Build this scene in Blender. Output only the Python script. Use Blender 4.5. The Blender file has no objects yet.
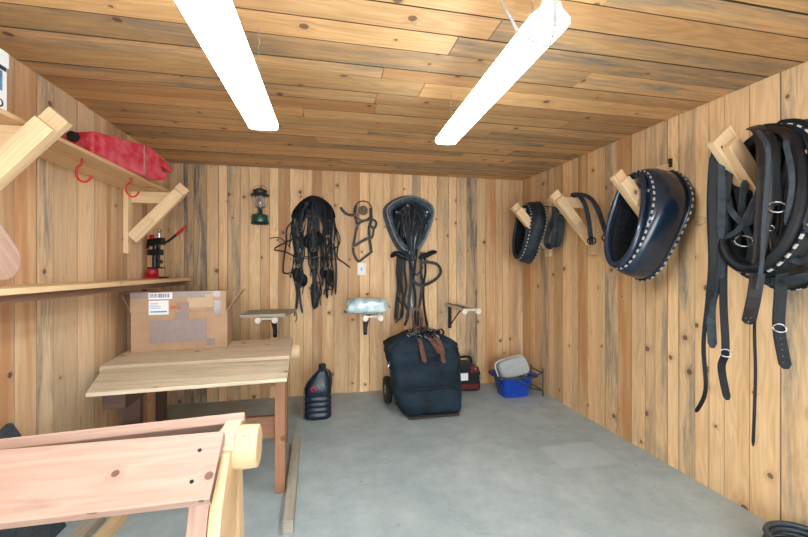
import bpy, math, random
from mathutils import Vector, Matrix, noise as mnoise
V = Vector
PI = math.pi
sc = bpy.context.scene
C = sc.collection
rnd = random.Random(7)

# ---------------------------------------------------------------- the room
F, CX, HY, CAMZ, YAW = 385.6, 404.0, 265.0, 1.41, math.radians(12.0)
XL, XR, YB, YF, ZC = -1.50, 2.395, 4.295, -1.9, 2.44
FW = V((math.sin(YAW), math.cos(YAW), 0)); RT = V((math.cos(YAW), -math.sin(YAW), 0))
def ray(px, py): return FW + RT*((px-CX)/F) + V((0, 0, (HY-py)/F))
def onback(px, py, d=0.0):
    r = ray(px, py); return V((0, 0, CAMZ)) + r*((YB-d)/r.y)
def onright(px, py, d=0.0):
    r = ray(px, py); return V((0, 0, CAMZ)) + r*((XR-d)/r.x)
def atdepth(px, py, Z): return V((0, 0, CAMZ)) + ray(px, py)*Z
def atz(px, py, z):
    r = ray(px, py); return V((0, 0, CAMZ)) + r*((z-CAMZ)/r.z)

# ---------------------------------------------------------------- materials
def newmat(name):
    m = bpy.data.materials.new(name); m.use_nodes = True
    nt = m.node_tree; nt.nodes.clear()
    out = nt.nodes.new('ShaderNodeOutputMaterial'); b = nt.nodes.new('ShaderNodeBsdfPrincipled')
    nt.links.new(b.outputs[0], out.inputs[0]); return m, nt, b
class NT:
    def __init__(s, nt): s.nt = nt
    def n(s, t, **k):
        nd = s.nt.nodes.new(t)
        for a, v in k.items(): setattr(nd, a, v)
        return nd
    def l(s, a, b): s.nt.links.new(a, b)
    def set(s, sock, v):
        if hasattr(v, 'links') or isinstance(v, bpy.types.NodeSocket): s.l(v, sock)
        else: sock.default_value = v
    def math(s, op, a, b=0.0, c=None, clamp=False):
        nd = s.n('ShaderNodeMath', operation=op, use_clamp=clamp)
        s.set(nd.inputs[0], a); s.set(nd.inputs[1], b)
        if c is not None: s.set(nd.inputs[2], c)
        return nd.outputs[0]
    def vmul(s, v, t):
        nd = s.n('ShaderNodeVectorMath', operation='MULTIPLY'); s.l(v, nd.inputs[0]); nd.inputs[1].default_value = t
        return nd.outputs[0]
    def noise(s, v, sc_, det=3, rough=.55, dist=0.0):
        nd = s.n('ShaderNodeTexNoise'); s.l(v, nd.inputs['Vector'])
        nd.inputs['Scale'].default_value = sc_; nd.inputs['Detail'].default_value = det
        nd.inputs['Roughness'].default_value = rough; nd.inputs['Distortion'].default_value = dist
        return nd.outputs[0]
    def mr(s, v, a, b, c=0.0, d=1.0):
        nd = s.n('ShaderNodeMapRange'); s.l(v, nd.inputs[0])
        for i, x in enumerate((a, b, c, d)): nd.inputs[i+1].default_value = x
        return nd.outputs[0]
    def mix(s, f, a, b, mode='MIX'):
        nd = s.n('ShaderNodeMix', data_type='RGBA', blend_type=mode)
        s.set(nd.inputs[0], f); s.set(nd.inputs[6], a); s.set(nd.inputs[7], b)
        return nd.outputs[2]
def c4(c): return (c[0], c[1], c[2], 1)
def wood(name, light, dark, knots=.5, rough=.62, ring=.25, stain=(.20, .19, .165), orange=(.50, .22, .075), ksize=.05):
    m, nt, b = newmat(name); g = NT(nt)
    uv = g.n('ShaderNodeUVMap').outputs[0]
    at = g.n('ShaderNodeAttribute', attribute_name='tone')
    sp = g.n('ShaderNodeSeparateColor'); g.l(at.outputs['Color'], sp.inputs[0])
    tr, tg, tb = sp.outputs[0], sp.outputs[1], sp.outputs[2]
    # knots
    vo = g.n('ShaderNodeTexVoronoi', voronoi_dimensions='2D'); g.l(uv, vo.inputs['Vector'])
    vo.inputs['Scale'].default_value = 4.2; vo.inputs['Randomness'].default_value = 1
    kd = vo.outputs['Distance']
    ks = g.n('ShaderNodeSeparateColor'); g.l(vo.outputs['Color'], ks.inputs[0])
    gate = g.math('GREATER_THAN', ks.outputs[0], 1-knots)
    ksz = g.math('MULTIPLY_ADD', ks.outputs[1], ksize, ksize*.6)
    core = g.math('MULTIPLY', g.math('LESS_THAN', kd, ksz), gate)
    halo = g.math('MULTIPLY', g.math('MULTIPLY', g.math('SUBTRACT', 1.0, g.math('DIVIDE', kd, g.math('MULTIPLY', ksz, 3.2)), clamp=True), 1.0, clamp=True), gate)
    # grain bends round the knots
    cmb = g.n('ShaderNodeCombineXYZ'); g.l(g.math('MULTIPLY', halo, .03), cmb.inputs[1])
    add = g.n('ShaderNodeVectorMath', operation='ADD'); g.l(uv, add.inputs[0]); g.l(cmb.outputs[0], add.inputs[1])
    p = add.outputs[0]
    n1 = g.noise(g.vmul(p, (1.1, 9, 1)), 1.0, 2, .5)
    rings = g.math('SINE', g.math('MULTIPLY', n1, 55.0))
    rings = g.mr(rings, -1, 1)
    fine = g.noise(g.vmul(p, (2.2, 150, 1)), 1.0, 4, .6)
    broad = g.noise(g.vmul(p, (.8, 12, 1)), 1.0, 3, .6)
    f = g.math('ADD', g.math('MULTIPLY', rings, ring), g.math('MULTIPLY', g.mr(fine, .3, .7), .30))
    f = g.math('ADD', f, g.math('MULTIPLY', g.mr(broad, .35, .7), .30), clamp=True)
    col = g.mix(f, c4(light), c4(dark))
    # per-board hue and value
    og = g.math('MULTIPLY', tg, g.mr(g.noise(g.vmul(p, (.7, 10, 1)), 1.0, 2), .3, .62), clamp=True)
    col = g.mix(og, col, c4(orange), 'MIX')
    st = g.mr(g.noise(g.vmul(p, (1.3, 13, 1)), 1.0, 5, .65, .4), .44, .62)
    st = g.math('MULTIPLY', st, tb, clamp=True)
    st2 = g.noise(g.vmul(p, (14, 60, 1)), 1.0, 2)
    st = g.math('MULTIPLY', st, g.mr(st2, .25, .6, .55, 1.0), clamp=True)
    col = g.mix(st, col, c4(stain))
    thin = g.mr(g.noise(g.vmul(p, (1.6, 45, 1)), 1.0, 3, .55), .60, .72)
    col = g.mix(g.math('MULTIPLY', thin, .30), col, c4([x*.5 for x in dark]))
    dirt = g.mr(g.noise(g.vmul(p, (2.5, 7, 1)), 1.6, 4, .6), .62, .78)
    col = g.mix(g.math('MULTIPLY', dirt, .45), col, c4([x*.45 for x in dark]))
    col = g.mix(g.math('MULTIPLY', halo, .45), col, c4([orange[0]*.75, orange[1]*.8, orange[2]]))
    col = g.mix(g.math('MULTIPLY', core, .8), col, (.085, .04, .02, 1))
    val = g.n('ShaderNodeHueSaturation'); g.l(col, val.inputs['Color'])
    g.l(g.math('MULTIPLY_ADD', tr, 1.0, .5), val.inputs['Value'])
    g.l(val.outputs[0], b.inputs['Base Color'])
    b.inputs['Roughness'].default_value = rough
    bp = g.n('ShaderNodeBump'); bp.inputs['Strength'].default_value = .18; bp.inputs['Distance'].default_value = .004
    g.l(g.math('SUBTRACT', fine, g.math('MULTIPLY', core, .6)), bp.inputs['Height']); g.l(bp.outputs[0], b.inputs['Normal'])
    return m
def plain(name, col, rough=.5, metal=0.0, var=.15, vs=30, bump=0.0, bs=60, col2=None, coat=0.0, spec=.5, trans=0.0, rv=1):
    m, nt, b = newmat(name); g = NT(nt)
    tc = g.n('ShaderNodeTexCoord').outputs['Object']
    n = g.noise(tc, vs, 4, .6)
    c2 = col2 or [x*(1-var*2) for x in col]
    g.l(g.mix(g.mr(n, .35, .65), c4(col), c4(c2)), b.inputs['Base Color'])
    g.l(g.mr(n, .3, .7, max(.02, rough-.1*rv), min(1, rough+.12*rv)), b.inputs['Roughness'])
    b.inputs['Metallic'].default_value = metal; b.inputs['Coat Weight'].default_value = coat
    b.inputs['Specular IOR Level'].default_value = spec
    b.inputs['Transmission Weight'].default_value = trans
    if bump:
        bp = g.n('ShaderNodeBump'); bp.inputs['Strength'].default_value = bump; bp.inputs['Distance'].default_value = .01
        g.l(g.noise(tc, bs, 3, .6), bp.inputs['Height']); g.l(bp.outputs[0], b.inputs['Normal'])
    return m
def emit(name, col, s):
    m, nt, b = newmat(name)
    b.inputs['Base Color'].default_value = c4(col); b.inputs['Emission Color'].default_value = c4(col)
    b.inputs['Emission Strength'].default_value = s; return m

M = {}
M['wall'] = wood('wall pine', (.85, .60, .335), (.54, .31, .14), knots=.30, ksize=.055)
M['wall_left'] = wood('left wall pine', (.86, .66, .43), (.62, .40, .225), knots=.25, ksize=.045)
M['ceil'] = wood('ceiling pine', (.80, .50, .235), (.46, .25, .10), knots=.35, ksize=.055, ring=.3)
M['lumber'] = wood('new lumber', (.78, .58, .35), (.58, .37, .18), knots=.2, ring=.2)
M['pink'] = wood('planed fir', (.50, .345, .275), (.37, .22, .165), knots=.45, ring=.32, orange=(.45, .2, .12))
M['pale'] = wood('pale bench board', (.76, .64, .46), (.50, .40, .27), knots=.25, ring=.3)
M['redwood'] = wood('reddish brown post', (.34, .165, .09), (.19, .085, .045), knots=.2)
M['darkwood'] = wood('dark brown wood', (.13, .075, .055), (.07, .035, .025), knots=.1)
M['greywood'] = wood('weathered grey board', (.46, .42, .33), (.27, .24, .18), knots=.2)
M['leather'] = plain('black leather', (.004, .0045, .006), .5, bump=.25, bs=90, col2=(.010, .012, .015), spec=.25)
M['blueleather'] = plain('blue black leather', (.006, .017, .040), .24, bump=.02, bs=14, col2=(.008, .022, .050), coat=.4, vs=2, rv=0)
M['palecollar'] = plain('dusty blue collar leather', (.022, .038, .055), .5, bump=.3, bs=60, col2=(.11, .15, .18), vs=16, spec=.3)
M['dustyleather'] = plain('dusty leather', (.009, .014, .020), .5, bump=.3, bs=70, col2=(.032, .044, .054), vs=18, spec=.3)
M['brownleather'] = plain('dark brown leather', (.009, .006, .006), .42, bump=.2, bs=90, col2=(.022, .014, .013), spec=.3)
M['tanleather'] = plain('worn brown leather', (.10, .04, .03), .45, bump=.25, bs=90, col2=(.20, .10, .075))
M['greyleather'] = plain('grey green leather', (.025, .025, .022), .5, bump=.2, col2=(.055, .053, .045), spec=.3)
M['pad'] = plain('collar pad felt', (.006, .007, .009), .95, bump=.5, bs=60, col2=(.016, .018, .022), spec=.1)
M['thread'] = plain('pale stitching', (.62, .62, .58), .6)
M['chrome'] = plain('nickel buckle', (.55, .56, .57), .28, 1.0)
M['steel'] = plain('black steel', (.008, .008, .009), .4, .2)
M['nail'] = plain('dull nail', (.3, .3, .3), .4, .9)
M['white'] = plain('white enamel', (.80, .82, .84), .35, var=.03)
M['cream'] = plain('cream plastic sleeve', (.72, .66, .58), .5, var=.06)
M['red'] = plain('dusty red plastic', (.50, .010, .028), .42, col2=(.66, .12, .16), vs=16, bump=.1)
M['redhook'] = plain('red vinyl hook', (.62, .03, .015), .4)
M['darkred'] = plain('dull dark red panel', (.16, .008, .012), .4)
M['tarp'] = plain('dark board', (.035, .022, .016), .8)
M['redpaint'] = plain('red paint', (.5, .01, .02), .35)
M['cloth'] = plain('navy black canvas', (.003, .007, .012), .7, bump=1.0, bs=8, col2=(.013, .028, .044), vs=5, spec=.25)
M['navy'] = plain('navy plastic', (.008, .02, .04), .33, var=.2)
M['blue'] = plain('blue tub plastic', (.012, .07, .52), .38, var=.12)
M['rubber'] = plain('black rubber', (.008, .008, .009), .75, bump=.2)
M['slate'] = plain('dark slate felt', (.05, .06, .07), .9, bump=.4)
M['green'] = plain('green enamel', (.008, .085, .06), .25, coat=.6)
M['dgreen'] = plain('dark vent enamel', (.015, .03, .028), .35)
M['card'] = plain('corrugated cardboard', (.46, .29, .175), .8, var=.06, vs=9)
M['cardin'] = plain('pale cardboard edge', (.55, .40, .26), .85, var=.05)
M['tape'] = plain('clear packing tape', (.34, .27, .25), .22, var=.1, vs=12, coat=.4)
M['paper'] = plain('white paper label', (.82, .83, .85), .6, var=.02)
M['ink'] = plain('black ink', (.03, .03, .04), .6)
M['blueink'] = plain('blue ink', (.10, .25, .45), .6)
M['orangeink'] = plain('orange ink', (.62, .16, .05), .6)
M['tanlabel'] = plain('tan label', (.50, .36, .31), .7)
M['hose'] = plain('blue grey hose', (.045, .06, .075), .5)
M['cordwhite'] = plain('grey white cord', (.58, .59, .58), .5)
M['film'] = plain('crumpled clear film', (.26, .42, .48), .12, bump=1.0, bs=12, col2=(.70, .82, .84), vs=9, coat=.6)
M['lightgrey'] = plain('frosted plastic', (.36, .40, .40), .3, var=.03, vs=6)
m, nt, b = newmat('globe glass'); b.inputs['Base Color'].default_value = (.9, .93, .93, 1); b.inputs['Roughness'].default_value = .05
b.inputs['Transmission Weight'].default_value = .9; M['glass'] = m
M['tube'] = emit('lit tube lens', (.82, .93, 1.0), 30.0)
M['rope'] = plain('coiled rope', (.10, .07, .04), .8, bump=.5, bs=120, col2=(.19, .14, .09))

m, nt, b = newmat('concrete floor'); g = NT(nt)
tc = g.n('ShaderNodeTexCoord').outputs['Object']
big = g.mr(g.noise(tc, 1.3, 5, .6, .3), .3, .7)
mid = g.mr(g.noise(tc, 7, 5, .65), .35, .68)
fin = g.noise(tc, 70, 3, .6)
col = g.mix(big, (.31, .375, .385, 1), (.45, .51, .515, 1))
col = g.mix(g.math('MULTIPLY', mid, .45), col, (.20, .26, .28, 1))
col = g.mix(g.math('MULTIPLY', g.mr(fin, .5, .75), .25), col, (.48, .55, .56, 1))
vo = g.n('ShaderNodeTexVoronoi', feature='DISTANCE_TO_EDGE'); vo.inputs['Scale'].default_value = .8
dn = g.n('ShaderNodeTexNoise'); dn.inputs['Scale'].default_value = 3; dn.inputs['Detail'].default_value = 5
g.l(tc, dn.inputs['Vector'])
vm = g.n('ShaderNodeVectorMath', operation='ADD'); g.l(tc, vm.inputs[0]); g.l(g.vmul(dn.outputs['Color'], (.35, .35, .35)), vm.inputs[1])
g.l(vm.outputs[0], vo.inputs['Vector'])
crk = g.math('MULTIPLY', g.mr(vo.outputs['Distance'], 0, .0035, 1, 0), g.mr(g.noise(tc, 1.7, 2), .5, .6))
col = g.mix(g.math('MULTIPLY', crk, .5), col, (.20, .22, .22, 1))
spk = g.mr(g.noise(tc, 26, 2, .5), .70, .76)
col = g.mix(g.math('MULTIPLY', spk, .55), col, (.16, .17, .16, 1))
# a pale rectangular patch near the right wall
sx = g.n('ShaderNodeSeparateXYZ'); g.l(tc, sx.inputs[0])
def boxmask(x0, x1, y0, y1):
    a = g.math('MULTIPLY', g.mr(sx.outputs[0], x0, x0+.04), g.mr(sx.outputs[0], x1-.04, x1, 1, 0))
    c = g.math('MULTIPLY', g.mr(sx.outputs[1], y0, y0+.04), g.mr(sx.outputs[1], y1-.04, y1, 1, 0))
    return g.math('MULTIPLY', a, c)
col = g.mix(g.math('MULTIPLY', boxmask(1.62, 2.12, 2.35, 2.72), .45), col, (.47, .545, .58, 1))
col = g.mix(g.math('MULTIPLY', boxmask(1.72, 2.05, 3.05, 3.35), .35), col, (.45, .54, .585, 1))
g.l(col, b.inputs['Base Color']); b.inputs['Roughness'].default_value = .62
bp = g.n('ShaderNodeBump'); bp.inputs['Strength'].default_value = .15; bp.inputs['Distance'].default_value = .004
g.l(fin, bp.inputs['Height']); g.l(bp.outputs[0], b.inputs['Normal'])
M['floor'] = m

# ---------------------------------------------------------------- mesh builder
class MB:
    def __init__(s): s.v = []; s.f = []; s.uv = []; s.t = []; s.sm = []; s.seed()
    def seed(s): s.off = V((rnd.uniform(0, 40), rnd.uniform(0, 40)))
    def face(s, idx, uvs=None, tone=(.5, 0, 0), smooth=False):
        s.f.append(tuple(idx)); s.t.append(tone); s.sm.append(smooth)
        s.uv.append(uvs or [(0, 0)]*len(idx))
    def tone(s): return (rnd.uniform(.38, .62), rnd.choice((0, 0, .2)), 0)
    # a timber from a to b; w along side, t along the third direction
    def board(s, a, b, side, w, t, tone=None, seed=True, edge=None):
        if seed: s.seed()
        a, b = V(a), V(b); d = (b-a); L = d.length; d.normalize()
        side = V(side); side = (side-d*side.dot(d)).normalized(); nn = d.cross(side)
        tone = tone or s.tone(); i0 = len(s.v)
        for e in (a, b):
            for p, q in ((-1, -1), (1, -1), (1, 1), (-1, 1)):
                s.v.append(e+side*(p*w/2)+nn*(q*t/2))
        o = s.off; vv = 0
        for k in range(4):
            k2 = (k+1) % 4; ln = w if k % 2 == 0 else t
            u = [(o.x, o.y+vv), (o.x, o.y+vv+ln), (o.x+L, o.y+vv+ln), (o.x+L, o.y+vv)]
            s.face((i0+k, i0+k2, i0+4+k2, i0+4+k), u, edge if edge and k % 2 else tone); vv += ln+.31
        s.face((i0+3, i0+2, i0+1, i0), [(o.x, o.y), (o.x+w*.2, o.y), (o.x+w*.2, o.y+t), (o.x, o.y+t)], tone)
        s.face((i0+4, i0+5, i0+6, i0+7), [(o.x, o.y), (o.x+w*.2, o.y), (o.x+w*.2, o.y+t), (o.x, o.y+t)], tone)
        return s
    def box(s, lo, hi, tone=None):
        lo, hi = V(lo), V(hi); c = (lo+hi)/2; d = hi-lo
        ax = max(range(3), key=lambda i: d[i]); e = V((0, 0, 0)); e[ax] = d[ax]/2
        sa = (ax+1) % 3; sb = (ax+2) % 3; sv = V((0, 0, 0)); sv[sa] = 1
        return s.board(c-e, c+e, sv, d[sa], d[sb], tone)
    def prism(s, poly, axis, a, b, tone=None, smooth=False):
        # poly: 2-D outline; extruded along vector axis frame (U, W, N)
        s.seed(); U, W, N, O = axis; n = len(poly); tone = tone or s.tone(); i0 = len(s.v); o = s.off
        for h in (a, b):
            for (x, y) in poly: s.v.append(O+U*x+W*y+N*h)
        uu = [(o.x+x, o.y+y) for x, y in poly]
        s.face([i0+k for k in reversed(range(n))], list(reversed(uu)), tone)
        s.face([i0+n+k for k in range(n)], uu, tone)
        for k in range(n):
            k2 = (k+1) % n
            p, q = V(poly[k]), V(poly[k2]); L = (q-p).length
            s.face((i0+k, i0+k2, i0+n+k2, i0+n+k), [(o.x, o.y), (o.x+L, o.y), (o.x+L, o.y+b-a), (o.x, o.y+b-a)], tone, smooth)
        return s
    def ringloft(s, rings, closed=True, cap=True, smooth=True, loop=False):
        i0 = len(s.v); n = len(rings[0]); m_ = len(rings)
        for r in rings: s.v += [V(p) for p in r]
        for j in range(m_ if loop else m_-1):
            j2 = (j+1) % m_
            for k in range(n if closed else n-1):
                k2 = (k+1) % n
                s.face((i0+j*n+k, i0+j*n+k2, i0+j2*n+k2, i0+j2*n+k), [(j*.1, k*.1), (j*.1, k*.1+.1), (j*.1+.1, k*.1+.1), (j*.1+.1, k*.1)], smooth=smooth)
        if cap and not loop and closed:
            s.face([i0+k for k in reversed(range(n))]); s.face([i0+(m_-1)*n+k for k in range(n)])
        return s
    def lathe(s, prof, c, n=24, ax='z', smooth=True):
        c = V(c); rings = []
        for r, h in prof:
            r = max(r, 1e-4); R = []
            for k in range(n):
                a = 2*PI*k/n
                p = {'z': V((r*math.cos(a), r*math.sin(a), h)), 'x': V((h, r*math.cos(a), r*math.sin(a))),
                     'y': V((r*math.sin(a), h, r*math.cos(a)))}[ax]
                R.append(c+p)
            rings.append(R)
        return s.ringloft(rings, smooth=smooth)
    def tube(s, pts, r, n=8, sub=6, loop=False, smooth=True, raw=False):
        P = [V(p) for p in pts] if raw else spline(pts, sub, loop)
        rings = []; m_ = len(P); up = V((.31, .22, .92))
        for i, p in enumerate(P):
            t = (P[(i+1) % m_]-P[i-1]) if loop else (P[min(i+1, m_-1)]-P[max(i-1, 0)])
            t.normalize(); sd = t.cross(up)
            if sd.length < .15: sd = t.cross(V((1, 0, 0)))
            sd.normalize(); nn = sd.cross(t)
            rr = r(i/(m_-1)) if callable(r) else r
            rings.append([p+sd*(rr*math.cos(2*PI*k/n))+nn*(rr*math.sin(2*PI*k/n)) for k in range(n)])
        return s.ringloft(rings, loop=loop)
    def strap(s, pts, w, th, nrm, sub=6, loop=False, nend=None):
        P = spline(pts, sub, loop); rings = []; m_ = len(P); nrm = V(nrm)
        for i, p in enumerate(P):
            t = (P[(i+1) % m_]-P[i-1]) if loop else (P[min(i+1, m_-1)]-P[max(i-1, 0)])
            t.normalize(); N = nrm if nend is None else nrm.lerp(V(nend), i/(m_-1))
            N = N-t*N.dot(t)
            if N.length < .05: N = V((0, 0, 1))-t*t.z
            N.normalize(); sd = t.cross(N)
            ww = w
            if not loop and i in (0, m_-1): ww = w*.45
            rings.append([p+sd*(ww/2)+N*(th*.25), p+sd*(ww*.4)+N*(th/2), p-sd*(ww*.4)+N*(th/2), p-sd*(ww/2)+N*(th*.25),
                          p-sd*(ww/2)-N*(th/2), p+sd*(ww/2)-N*(th/2)])
        return s.ringloft(rings, loop=loop, smooth=False)
    def build(s, name, mat, parent=None, origin=None, bevel=0.0, sub=0, local=False):
        o = org(parent) if parent else (V(origin) if origin is not None else base(s.v))
        if local: o = V((0, 0, 0))
        me = bpy.data.meshes.new(name); me.from_pydata([tuple(p-o) for p in s.v], [], s.f)
        me.color_attributes.new('tone', 'FLOAT_COLOR', 'CORNER'); me.uv_layers.new(name='UVMap')
        cu, ct = [], []
        for fi, f in enumerate(s.f):
            for k in range(len(f)): cu += list(s.uv[fi][k])[:2]; ct += [*s.t[fi], 1.0]
        me.uv_layers['UVMap'].data.foreach_set('uv', cu)
        me.color_attributes['tone'].data.foreach_set('color', ct)
        me.polygons.foreach_set('use_smooth', s.sm)
        me.materials.append(M[mat] if isinstance(mat, str) else mat); me.update()
        ob = bpy.data.objects.new(name, me); C.objects.link(ob)
        if parent: ob.parent = parent
        else: ob.location = o
        if bevel:
            bm_ = ob.modifiers.new('Bevel', 'BEVEL'); bm_.width = bevel; bm_.segments = 2; bm_.limit_method = 'ANGLE'
        if sub:
            sm_ = ob.modifiers.new('Subdivision', 'SUBSURF'); sm_.levels = sub; sm_.render_levels = sub
        return ob
def base(vs):
    xs = [p.x for p in vs]; ys = [p.y for p in vs]; zs = [p.z for p in vs]
    return V(((min(xs)+max(xs))/2, (min(ys)+max(ys))/2, min(zs)))
def org(o):
    r = V((0, 0, 0))
    while o: r += o.location; o = o.parent
    return r
def spline(pts, sub=6, loop=False):
    P = [V(p) for p in pts]; n = len(P)
    if n < 3 and not loop: return [P[0].lerp(P[-1], i/4) for i in range(5)]
    out = []
    for i in range(n if loop else n-1):
        if loop: a, b_, c, d = P[i-1], P[i], P[(i+1) % n], P[(i+2) % n]
        else: a, b_, c, d = P[max(i-1, 0)], P[i], P[i+1], P[min(i+2, n-1)]
        for k in range(sub):
            t = k/sub
            out.append(.5*((2*b_)+(c-a)*t+(2*a-5*b_+4*c-d)*t*t+(-a+3*b_-3*c+d)*t**3))
    if not loop: out.append(P[-1])
    return out
def tag(o, label, cat, group=None, kind=None):
    o['label'] = label; o['category'] = cat
    if group: o['group'] = group
    if kind: o['kind'] = kind
    return o
def thing(name, label, cat, loc=(0, 0, 0), group=None):
    o = bpy.data.objects.new(name, None); C.objects.link(o); o.location = loc; o.empty_display_size = .1
    return tag(o, label, cat, group)
def copy_tree(o, parent=None):
    c = o.copy(); C.objects.link(c)
    if parent: c.parent = parent
    for ch in [x for x in bpy.data.objects if x.parent == o]: copy_tree(ch, c)
    return c
def struct(o): o['kind'] = 'structure'; return o
def wframe(a, b):   # axis frame helper
    return a, b

# ---------------------------------------------------------------- walls, ceiling, floor
def widths(total, lo, hi):
    out = []; x = 0
    while x < total-.001:
        w = rnd.uniform(lo, hi)
        if total-x-w < lo: w = total-x
        out.append((x, w)); x += w
    return out
def btone(pos, special, blue=.12, orange=.28):
    for p, w, t in special:
        if abs(pos-p) < w: return t
    r = rnd.random()
    tr = rnd.uniform(.34, .68)
    if r < blue: return (tr*.9, rnd.uniform(0, .2), rnd.uniform(.35, .8))
    if r < blue+orange: return (tr*.9, rnd.uniform(.4, .9), 0)
    return (tr, rnd.choice((0, .1, .25)), rnd.choice((0, 0, .15)))
def wall(name, p0, d, n, L, z0, z1, special, mat, holes=()):
    mb = MB(); p0, d, n = V(p0), V(d), V(n)
    for x, w in widths(L, .085, .155):
        c = p0+d*(x+w/2); t = .018+rnd.uniform(-.0025, .0025)
        zb = z0
        for h0, h1, hz in holes:
            if x+w/2 > h0 and x+w/2 < h1: zb = hz
        cc = c-n*(.018-t/2)
        mb.board(cc+V((0, 0, zb)), cc+V((0, 0, z1)), d, w-(.006 if rnd.random() < .15 else .0035), t, btone(x+w/2, special), edge=(0, .3, 0))  # edge tone darkens board sides, painting shade into the joints
    mid = p0+d*(L/2)-n*.045; z1 += .03
    if not holes:
        mb.board(mid+V((0, 0, z0-.04)), mid+V((0, 0, z1)), d, L+.16, .05, (0, 0, 0))
    else:
        h0, h1, hz = holes[0]
        for a, b_, zz in ((-.08, h0, z0), (h0, h1, hz), (h1, L+.08, z0)):
            q = p0+d*((a+b_)/2)-n*.045
            mb.board(q+V((0, 0, zz)), q+V((0, 0, z1)), d, b_-a, .04, (.1, 0, 0))
    o = mb.build(name, mat); return struct(o)
wall('wall_back', (XL, YB, 0), (1, 0, 0), (0, -1, 0), XR-XL, 0, ZC,
     [(.235, .06, (.15, .1, 1.6)), (3.21, .075, (.12, 0, 1.8)), (1.15, .05, (.3, .9, 0)), (1.45, .05, (.3, 1.0, 0)),
      (3.45, .07, (.45, .85, 0)), (2.15, .05, (.4, .7, 0)), (.95, .05, (.42, .6, 0)), (.1, .07, (.35, .2, .8)), (3.85, .1, (.4, .5, .5))], 'wall')
wall('wall_right', (XR, YF, 0), (0, 1, 0), (-1, 0, 0), YB-YF, 0, ZC,
     [(3.14-YF, .06, (.45, 1.0, 0)), (2.62-YF, .05, (.42, 1.0, 0)), (2.11-YF, .07, (.45, 0, .9)), (1.5-YF, .08, (.5, 0, .9)),
      (2.85-YF, .07, (.42, 0, .9)), (1.86-YF, .2, (.60, .1, 0)), (3.8-YF, .06, (.4, 0, .8)), (2.36-YF, .05, (.45, 0, .7))], 'wall')
wall('wall_left', (XL, YB, 0), (0, -1, 0), (1, 0, 0), YB-YF, 0, ZC,
     [(YB-2.55, .05, (.5, .1, .9)), (YB-2.1, .04, (.6, .6, 0))], 'wall_left')
wall('wall_front', (XR, YF, 0), (-1, 0, 0), (0, 1, 0), XR-XL, 0, ZC, [], 'wall', holes=((.35, 3.55, 2.25),))  # unseen opening behind the camera, added wide to let sky fill light in
mb = MB(); y = YF
k = 0
while y < YB-.01:
    w = rnd.uniform(.12, .19); w = min(w, YB-y); gp = rnd.choice((.004, .005, .006, .006, .013))
    x = XL-.02
    while x < XR:
        ln = rnd.uniform(1.3, 3.0)
        if XR-x-ln < .5: ln = XR+.02-x
        dz = rnd.uniform(-.0015, .0015)
        r = rnd.random(); tr = rnd.uniform(.28, .68)
        tn = (tr, .15, rnd.uniform(.6, 1.0)) if r < .28 else ((tr*.9, rnd.uniform(.4, .8), 0) if r < .5 else (tr, rnd.choice((0, .2)), 0))
        mb.board((x, y+w/2, ZC+.01+dz), (x+ln-.004, y+w/2, ZC+.01+dz), (0, 1, 0), w-gp, .02, tn, edge=(-.35, 0, 0))  # near-black edge tone: gap shade painted on sides that would catch light
        x += ln
    y += w
mb.board((XL-.09, (YB+YF)/2, ZC+.047), (XR+.09, (YB+YF)/2, ZC+.047), (0, 1, 0), YB-YF+.18, .04, (0, 0, 0))
struct(mb.build('ceiling', 'ceil'))
mb = MB(); mb.box((XL-.06, YF-1.5, -.08), (XR+.10, YB+.10, 0)); struct(mb.build('floor', 'floor', origin=(0, 0, 0)))

# ---------------------------------------------------------------- shop lights
def shop_light(cen_far, cen_near, z, label, chains=True, W=.125):
    a = V((cen_far[0], cen_far[1], z)); b_ = V((cen_near[0], cen_near[1], z)); d = (b_-a).normalized(); L = 1.22; b_ = a+d*L
    sd = d.cross(V((0, 0, 1))); up = V((0, 0, 1)); c = (a+b_)/2
    t = thing('shop_light', label, 'light fixture', c, 'hanging white shop lights')
    mb = MB(); O = a
    mb.prism([(-W/2+.004, .022), (-W/2+.006, .03), (-.032, .04), (-.026, .062), (.026, .062), (.032, .04), (W/2-.006, .03), (W/2-.004, .022)], (sd, up, d, O), 0.004, L-.004)
    mb.build('housing', 'white', t)
    mb = MB(); mb.prism([(-W/2+.006, -.010), (-W/2, -.002), (-W/2, 0.022), (W/2, .022), (W/2, -.002), (W/2-.006, -.010), (0, -.013)], (sd, up, d, O), .006, L-.006)
    mb.build('lens', 'tube', t)
    for e in (0, L):
        mb = MB(); s_ = -.003 if e == 0 else .001
        mb.prism([(-W/2-.002, -.004), (-W/2-.001, .02), (-.036, .045), (-.03, .066), (.03, .066), (.036, .045), (W/2+.001, .02), (W/2+.002, -.004), (.03, -.012), (-.03, -.012)], (sd, up, d, O), e+s_-.003, e+s_+.004)
        mb.build('end_cap', 'white', t)
    for e in (.12, L-.12):
        mb = MB(); p = a+d*e+up*.062; n_ = int((ZC-p.z)/.02)
        for i in range(n_+1):
            zz = p.z+(ZC-p.z)*i/(n_+1e-6)*n_/(n_+1)
            q = V((p.x, p.y, zz+.01)); w_ = sd if i % 2 else d
            mb.tube([q+w_*.004*math.cos(x)+up*.012*math.sin(x) for x in [2*PI*j/8 for j in range(8)]], .0012, 5, 1, loop=True)
        mb.build('chain', 'chrome', t)
    return t, a, b_, d, sd
f2, n2 = atz(445.5, 142.5, 2.18), atz(551.5, 21.5, 2.18)
t, a2, b2, d2, s2 = shop_light(f2, n2, 2.18, 'lit white shop light on the right with a grey cord looped at its near end')
mb = MB(); mb.box(b2+V((-.012, -.05, .067)), b2+V((.012, -.008, .09))); mb.build('junction_box', 'white', t, bevel=.003)
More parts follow.
